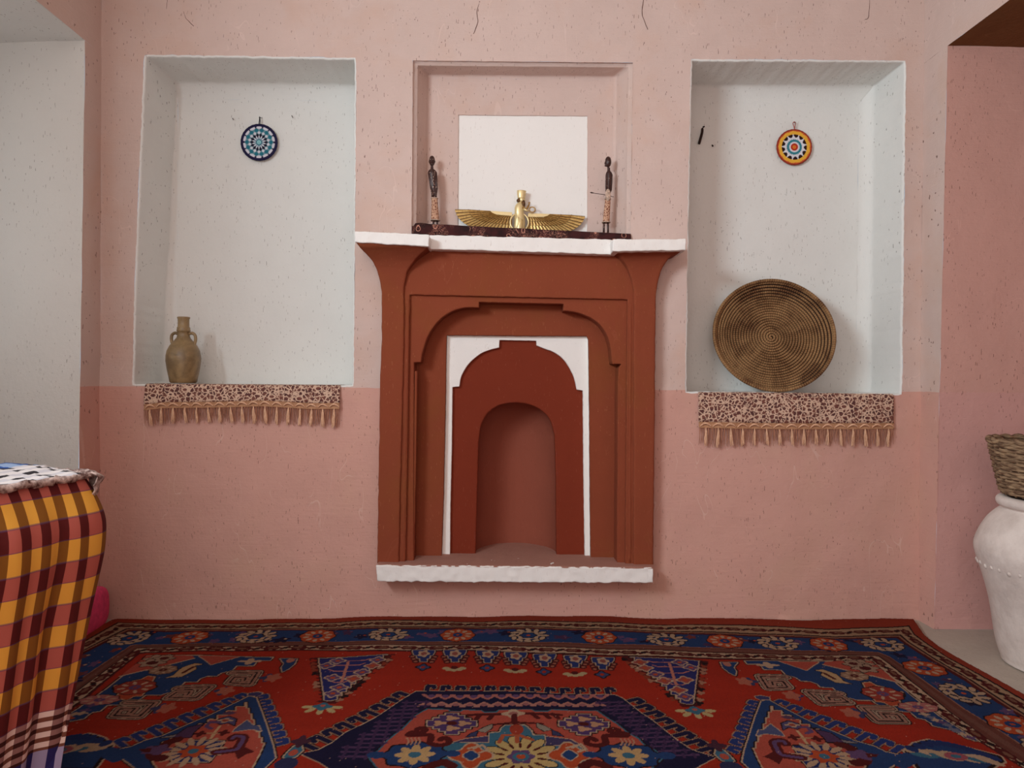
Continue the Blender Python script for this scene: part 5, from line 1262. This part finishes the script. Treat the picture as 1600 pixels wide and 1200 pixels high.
for dx in (-380, 390):
    c = FP(z7((460+dx, 505)))[0]; fell(c, .052, .058, CREAM, lob=4, la=.2); fell(c, .046, .052, ORG, lob=4, la=.2); fell(c, .022, .026, CREAM, lob=4, la=.1); fell(c, .018, .022, BLUE, lob=4, la=.1)
    for s_ in (-1, 1): S_(z7((460+dx+s_*20, 450), (460+dx+90, 420), (460+dx+130, 460), (460+dx+70, 480)), CREAM, .008)
S_(z7((440, 400), (440, 340), (330, 345), (300, 400)), (196, 96, 60), .012); S_(z7((440, 340), (560, 385)), (196, 96, 60), .012); fell(FP(z7((435, 300)))[0], .02, .03, (180, 66, 44))
S_(z7((-10, 210), (60, 185), (160, 178), (400, 178), (620, 182), (780, 190)), MAR, .014)
for x in (150, 250, 560, 650, 720): S_(z7((x, 182), (x+(40 if x > 400 else -30), 215)), MAR, .016)
c = FP(z7((410, 178)))[0]; fell(c, .03, .024, CREAM, lob=4, la=.2); fell(c, .014, .012, (180, 110, 100)); S_(z7((420, 190), (420, 250)), MAR, .018); S_(z7((260, 260), (420, 245), (640, 262)), MAR, .010)
for s_ in (-1, 1):
    P_([(804+s_*(34+a), 1080+b) for a, b in ((0, 51), (14, 56), (24, 62), (12, 64), (2, 58))], (168, 150, 132), DRK, .003); P_([(804+s_*(58+a), 1080+b) for a, b in ((0, 62), (10, 66), (18, 72), (2, 70))], (66, 66, 104), DRK, .003)
for (x, y) in ((912, 1131.5), (706, 1130)):
    n = 5; pl = []
    for sx, sy, f_ in ((1, -1, 'h'), (1, 1, 'v'), (-1, 1, 'h'), (-1, -1, 'v')):
        a, b = {(1, -1): ((x, y-16), (x+38, y)), (1, 1): ((x+38, y), (x, y+17)), (-1, 1): ((x, y+17), (x-38, y)), (-1, -1): ((x-38, y), (x, y-16))}[(sx, sy)]; pl += stairs(a, b, 4, f_)
    P_(pl, (92, 62, 110), CREAM, .004, dark=True)
    for a, b in ((0, -8), (19, 0), (0, 8), (-19, 0)): fell(FP([(x+a, y+b)])[0], .018, .014, (216, 160, 122), lob=3, la=.3)
    fell(FP([(x, y)])[0], .016, .012, MAR)
for (x, y, s_) in ((982, 1180, 1), (648, 1178, -1)):
    c = FP([(x, y)])[0]; fell(c, .088, .066, DRK, lob=8, la=.08); fell(c, .082, .060, BLUE, lob=8, la=.08); fell(c+np.array([.10*s_, 0]), .026, .018, BLUE); fell(c+np.array([-.10*s_, 0]), .022, .016, BLUE)
    for k in range(8): q = 2*math.pi*k/8; fell(c+np.array([.034*math.cos(q), .030*math.sin(q)]), .021, .012, (224, 178, 122), q, 10)
    fell(c, .017, .015, TEAL)
    for k in range(4): S_([(x-12+k*6, y-26), (x-9+k*6, y-21), (x-12+k*6, y-16)], (206, 150, 120), .005)
for s_ in (lambda q: q, lambda q: [(1618-a, b-1) for a, b in q]):
    Q = FP(s_(smooth_curve([np.array(p) for p in z7((1230, 300), (1190, 290), (1165, 310), (1210, 325), (1275, 322), (1290, 345), (1140, 345), (1125, 375), (1130, 410), (1060, 428), (990, 415), (985, 385), (1020, 370), (1050, 385))], 4))); fstroke(Q, .020, MAR)
    S_(s_(z7((960, 590), (1020, 560), (1100, 575), (1150, 600))), MAR, .03)
# ---- side medallions (pink, blue edge)
for s_ in (lambda q: q, mir):
    ap, lf, rtp, bot = (1198, 1096), (1166, 1178), (1410, 1180), (1300, 1250)
    A_, B_ = s_([ap])[0], s_([lf])[0]; C_ = s_([rtp])[0]
    fl = 1 if s_([ap])[0][0] > 800 else -1
    hooks(B_, A_, 8, .044, (44, 60, 122), fl*-1); hooks(A_, C_, 9, .044, (44, 60, 122), fl)
    P_(s_([(1190, 1096), (1200, 1093), (1220, 1104), (1258, 1124), (1280, 1134), (1304, 1144), (1336, 1158), (1365, 1166), (1384, 1175), (1415, 1182), (1390, 1200), (1330, 1245), (1200, 1245), (1176, 1205), (1160, 1190), (1164, 1170), (1172, 1146), (1180, 1122)]), BLUE, CREAM, .004, dark=True)
    P_(s_(stairs((1206, 1104), (1186, 1150), 5, 'v')+stairs((1186, 1150), (1178, 1168), 2, 'v')+[(1186, 1186), (1196, 1205), (1215, 1245), (1320, 1245)]+[(1352, 1196)]+stairs((1350, 1176), (1206, 1104), 10, 'h')), PINK, CREAM, .004, dark=True)
    S_(s_([(1246, 1143), (1290, 1200)]), (222, 178, 132), .008)
    P_(s_(z8((1000, 432), (1240, 430), (1390, 490), (1415, 540), (1400, 600), (1120, 600), (1060, 530))), (34, 48, 104), CREAM, .003, dark=True); c = FP(s_(z8((1240, 515))))[0]
    for k in range(14): q = 2*math.pi*(k+.5)/14; fell(c+np.array([.060*math.cos(q), .052*math.sin(q)]), .026, .009, (212, 170, 136), math.atan2(.052*math.sin(q), .06*math.cos(q)), 10)
    fell(c, .034, .030, ORG, lob=6, la=.2); fell(c, .014, .013, TEAL)
    P_(s_(z8((905, 255), (960, 235), (1030, 255), (1060, 280), (1030, 300), (960, 285), (920, 305))), (96, 84, 124), DRK, .004); c = FP(s_(z8((990, 268))))[0]; fell(c, .018, .012, CREAM, lob=4, la=.3); fell(c, .010, .007, (176, 76, 60))
    P_(s_(z8((900, 205), (940, 190), (1000, 205), (1020, 225), (950, 222))), (104, 70, 96)); S_(s_(z8((1050, 285), (1110, 285), (1140, 320), (1100, 335))), PURP, .012); S_(s_(z8((1010, 370), (1170, 375))), (206, 150, 110), .008)
    for x, y in ((1000, 365), (1185, 378)): fell(FP(s_(z8((x, y))))[0], .014, .014, MAR, lob=4, la=.3)
    P_(s_(z8((710, 345), (780, 330), (930, 355), (900, 320), (820, 260), (770, 300), (730, 300))), (88, 92, 130), CREAM, .003); P_(s_(z8((1160, 300), (1290, 330), (1360, 380), (1490, 405), (1260, 405), (1240, 370))), (92, 60, 96), DRK, .004); P_(s_(z8((1370, 382), (1500, 405), (1400, 405))), (150, 140, 140))
    Q = FP(s_(smooth_curve([np.array(p) for p in z8((935, 410), (910, 390), (850, 395), (865, 440), (900, 490), (960, 505), (1060, 520))], 4))); fstroke(Q, .030, MAR); fstroke(Q, .012, PURP)
    P_(s_(z8((760, 505), (850, 465), (920, 520), (890, 570), (830, 530))), MAR)
    Q = FP(s_(smooth_curve([np.array(p) for p in z13((60, 1030), (130, 1050), (180, 1090), (230, 1100), (250, 1150), (180, 1170))], 4))); fstroke(Q, .032, MAR); fell(FP(s_(z13((215, 1105))))[0], .034, .024, PURP, lob=5, la=.2); P_(s_(z13((250, 1090), (350, 1100), (330, 1120), (270, 1125))), MAR)
    # small teal lozenge between the medallions
    P_(s_(z8((395, 455), (450, 455), (500, 500), (535, 540), (510, 560), (440, 540), (385, 490))), TEAL, CREAM, .004, dark=True); fell(FP(s_(z8((458, 508))))[0], .012, .016, (200, 90, 70)); fell(FP(s_(z8((400, 420))))[0], .022, .026, (84, 44, 60), lob=4, la=.3); fell(FP(s_(z8((515, 595))))[0], .03, .03, (52, 52, 90))
    P_(s_(z8((700, 40), (740, 32), (810, 45), (812, 65), (740, 68), (710, 55))), (72, 66, 112), CREAM, .003)
    # blue leafy oval at the far side
    Q = FP(s_(z13((575, 1080), (640, 1030), (740, 1005), (860, 1030), (1000, 1050), (1120, 1080), (1240, 1110), (1260, 1140), (1200, 1170), (1100, 1250), (700, 1250)))); fstroke(Q, .03, CREAM, True); fstroke(Q, .02, DRK, True); fpoly(Q, BLUE)
    for k in range(13):
        x, y = 650+k*45, 1090+14*math.sin(k*1.7)+k*4; fell(FP(s_(z13((x, y))))[0], .034, .012, rsd.choice([CREAM, (206, 170, 136), TEAL, CREAM]), fl*(-.5+.2*math.sin(k*2)), 10)
    fell(FP(s_(z13((930, 1115))))[0], .03, .02, (178, 90, 100)); fell(FP(s_(z13((930, 1115))))[0], .014, .010, TEAL)
    for k in range(12):
        x = 600+k*56; fell(FP(s_(z13((x, 1060-60*math.sin(min(1, k/4)*1.5)+k*k*1.0))))[0], .014, .018, (40, 56, 110), .4*fl)
    S_(s_(z13((420, 1140), (520, 1120), (575, 1110), (600, 1140), (520, 1180))), BLUE, .03)
# ---- build it: one vertex per knot, slight wear, gentle waves, edge turned down
rng = np.random.RandomState(5)
CC *= .41
CC *= (1+.22*(rng.rand(NYc, NXc, 1).astype(np.float32)-.5)); row = 1+.10*np.interp(np.arange(NYc), np.arange(0, NYc+40, 9), rng.rand(len(np.arange(0, NYc+40, 9)))-.5)
CC *= row[:, None, None].astype(np.float32)
lint = (rng.rand(NYc, NXc) > .9988); CC[lint] = lin3((150, 118, 104))
gx, gy = np.meshgrid(xs_, ys_); pts2 = np.stack([gx.ravel(), gy.ravel()], 1)
ins = np.zeros(len(pts2), bool)
c0x = np.vstack([c0, [[c0[-1][0], -2.36], [c0[0][0], -2.36]]])
# the mask is found by columns of the back edge and rows of the two side edges
keep_ = CC.copy(); CC[:] = -1; fpoly(c0x, (0, 0, 0)); M2 = CC[:, :, 0] >= 0; CC[:] = keep_
zz_ = CZ+.0018*np.sin(gx*7.3+.6)*np.cos(gy*6.1)+.0012*np.sin(gx*19+gy*8)+.0007*(rng.rand(NYc, NXc)-.5)
er = M2.copy(); er[1:] &= M2[:-1]; er[:-1] &= M2[1:]; er[:, 1:] &= M2[:, :-1]; er[:, :-1] &= M2[:, 1:]
zz_[~er] = FLZ+.004
qm = M2[:-1, :-1] & M2[1:, :-1] & M2[:-1, 1:] & M2[1:, 1:]
idx = -np.ones((NYc, NXc), int); used = np.zeros((NYc, NXc), bool)
used[:-1, :-1] |= qm; used[1:, :-1] |= qm; used[:-1, 1:] |= qm; used[1:, 1:] |= qm
idx[used] = np.arange(used.sum()); Vc = np.stack([gx[used], gy[used], zz_[used]], 1).astype(np.float32)
jj, ii = np.nonzero(qm); Fq = np.stack([idx[jj, ii], idx[jj, ii+1], idx[jj+1, ii+1], idx[jj+1, ii]], 1).astype(np.int32)
me = bpy.data.meshes.new('carpet'); me.vertices.add(len(Vc)); org = np.array([.07, -1.0, FLZ], np.float32); me.vertices.foreach_set('co', (Vc-org).ravel())
me.loops.add(Fq.size); me.loops.foreach_set('vertex_index', Fq.ravel()); me.polygons.add(len(Fq)); me.polygons.foreach_set('loop_start', np.arange(0, Fq.size, 4, dtype=np.int32)); me.update(calc_edges=True); me.shade_smooth()
ca = me.color_attributes.new('knots', 'FLOAT_COLOR', 'POINT'); ca.data.foreach_set('color', np.concatenate([np.clip(CC[used], 0, 1), np.ones((used.sum(), 1), np.float32)], 1).ravel())
t = NT('carpet_wool'); a = t.add('ShaderNodeVertexColor', {'layer_name': 'knots'}); p = t.pos()
n = t.noise(p, 420, 3, .7); n2_ = t.noise(p, 5, 4, .6)
v = t.math('ADD', .80, t.math('MULTIPLY', t.math('ADD', t.math('MULTIPLY', n, .3), t.math('MULTIPLY', n2_, .35)), .62))
M_carpet = t.out(t.mix(1.0, a.outputs[0], t.add('ShaderNodeCombineColor', None, Red=v, Green=v, Blue=v).outputs[0], 'MULTIPLY'), .95, n, .6, .004, spec=.1)
me.materials.append(M_carpet); o = bpy.data.objects.new('carpet', me); COL.objects.link(o); o.location = org.tolist()
tag(o, 'large red and navy hand-knotted carpet with flowered borders covering the floor', 'carpet')
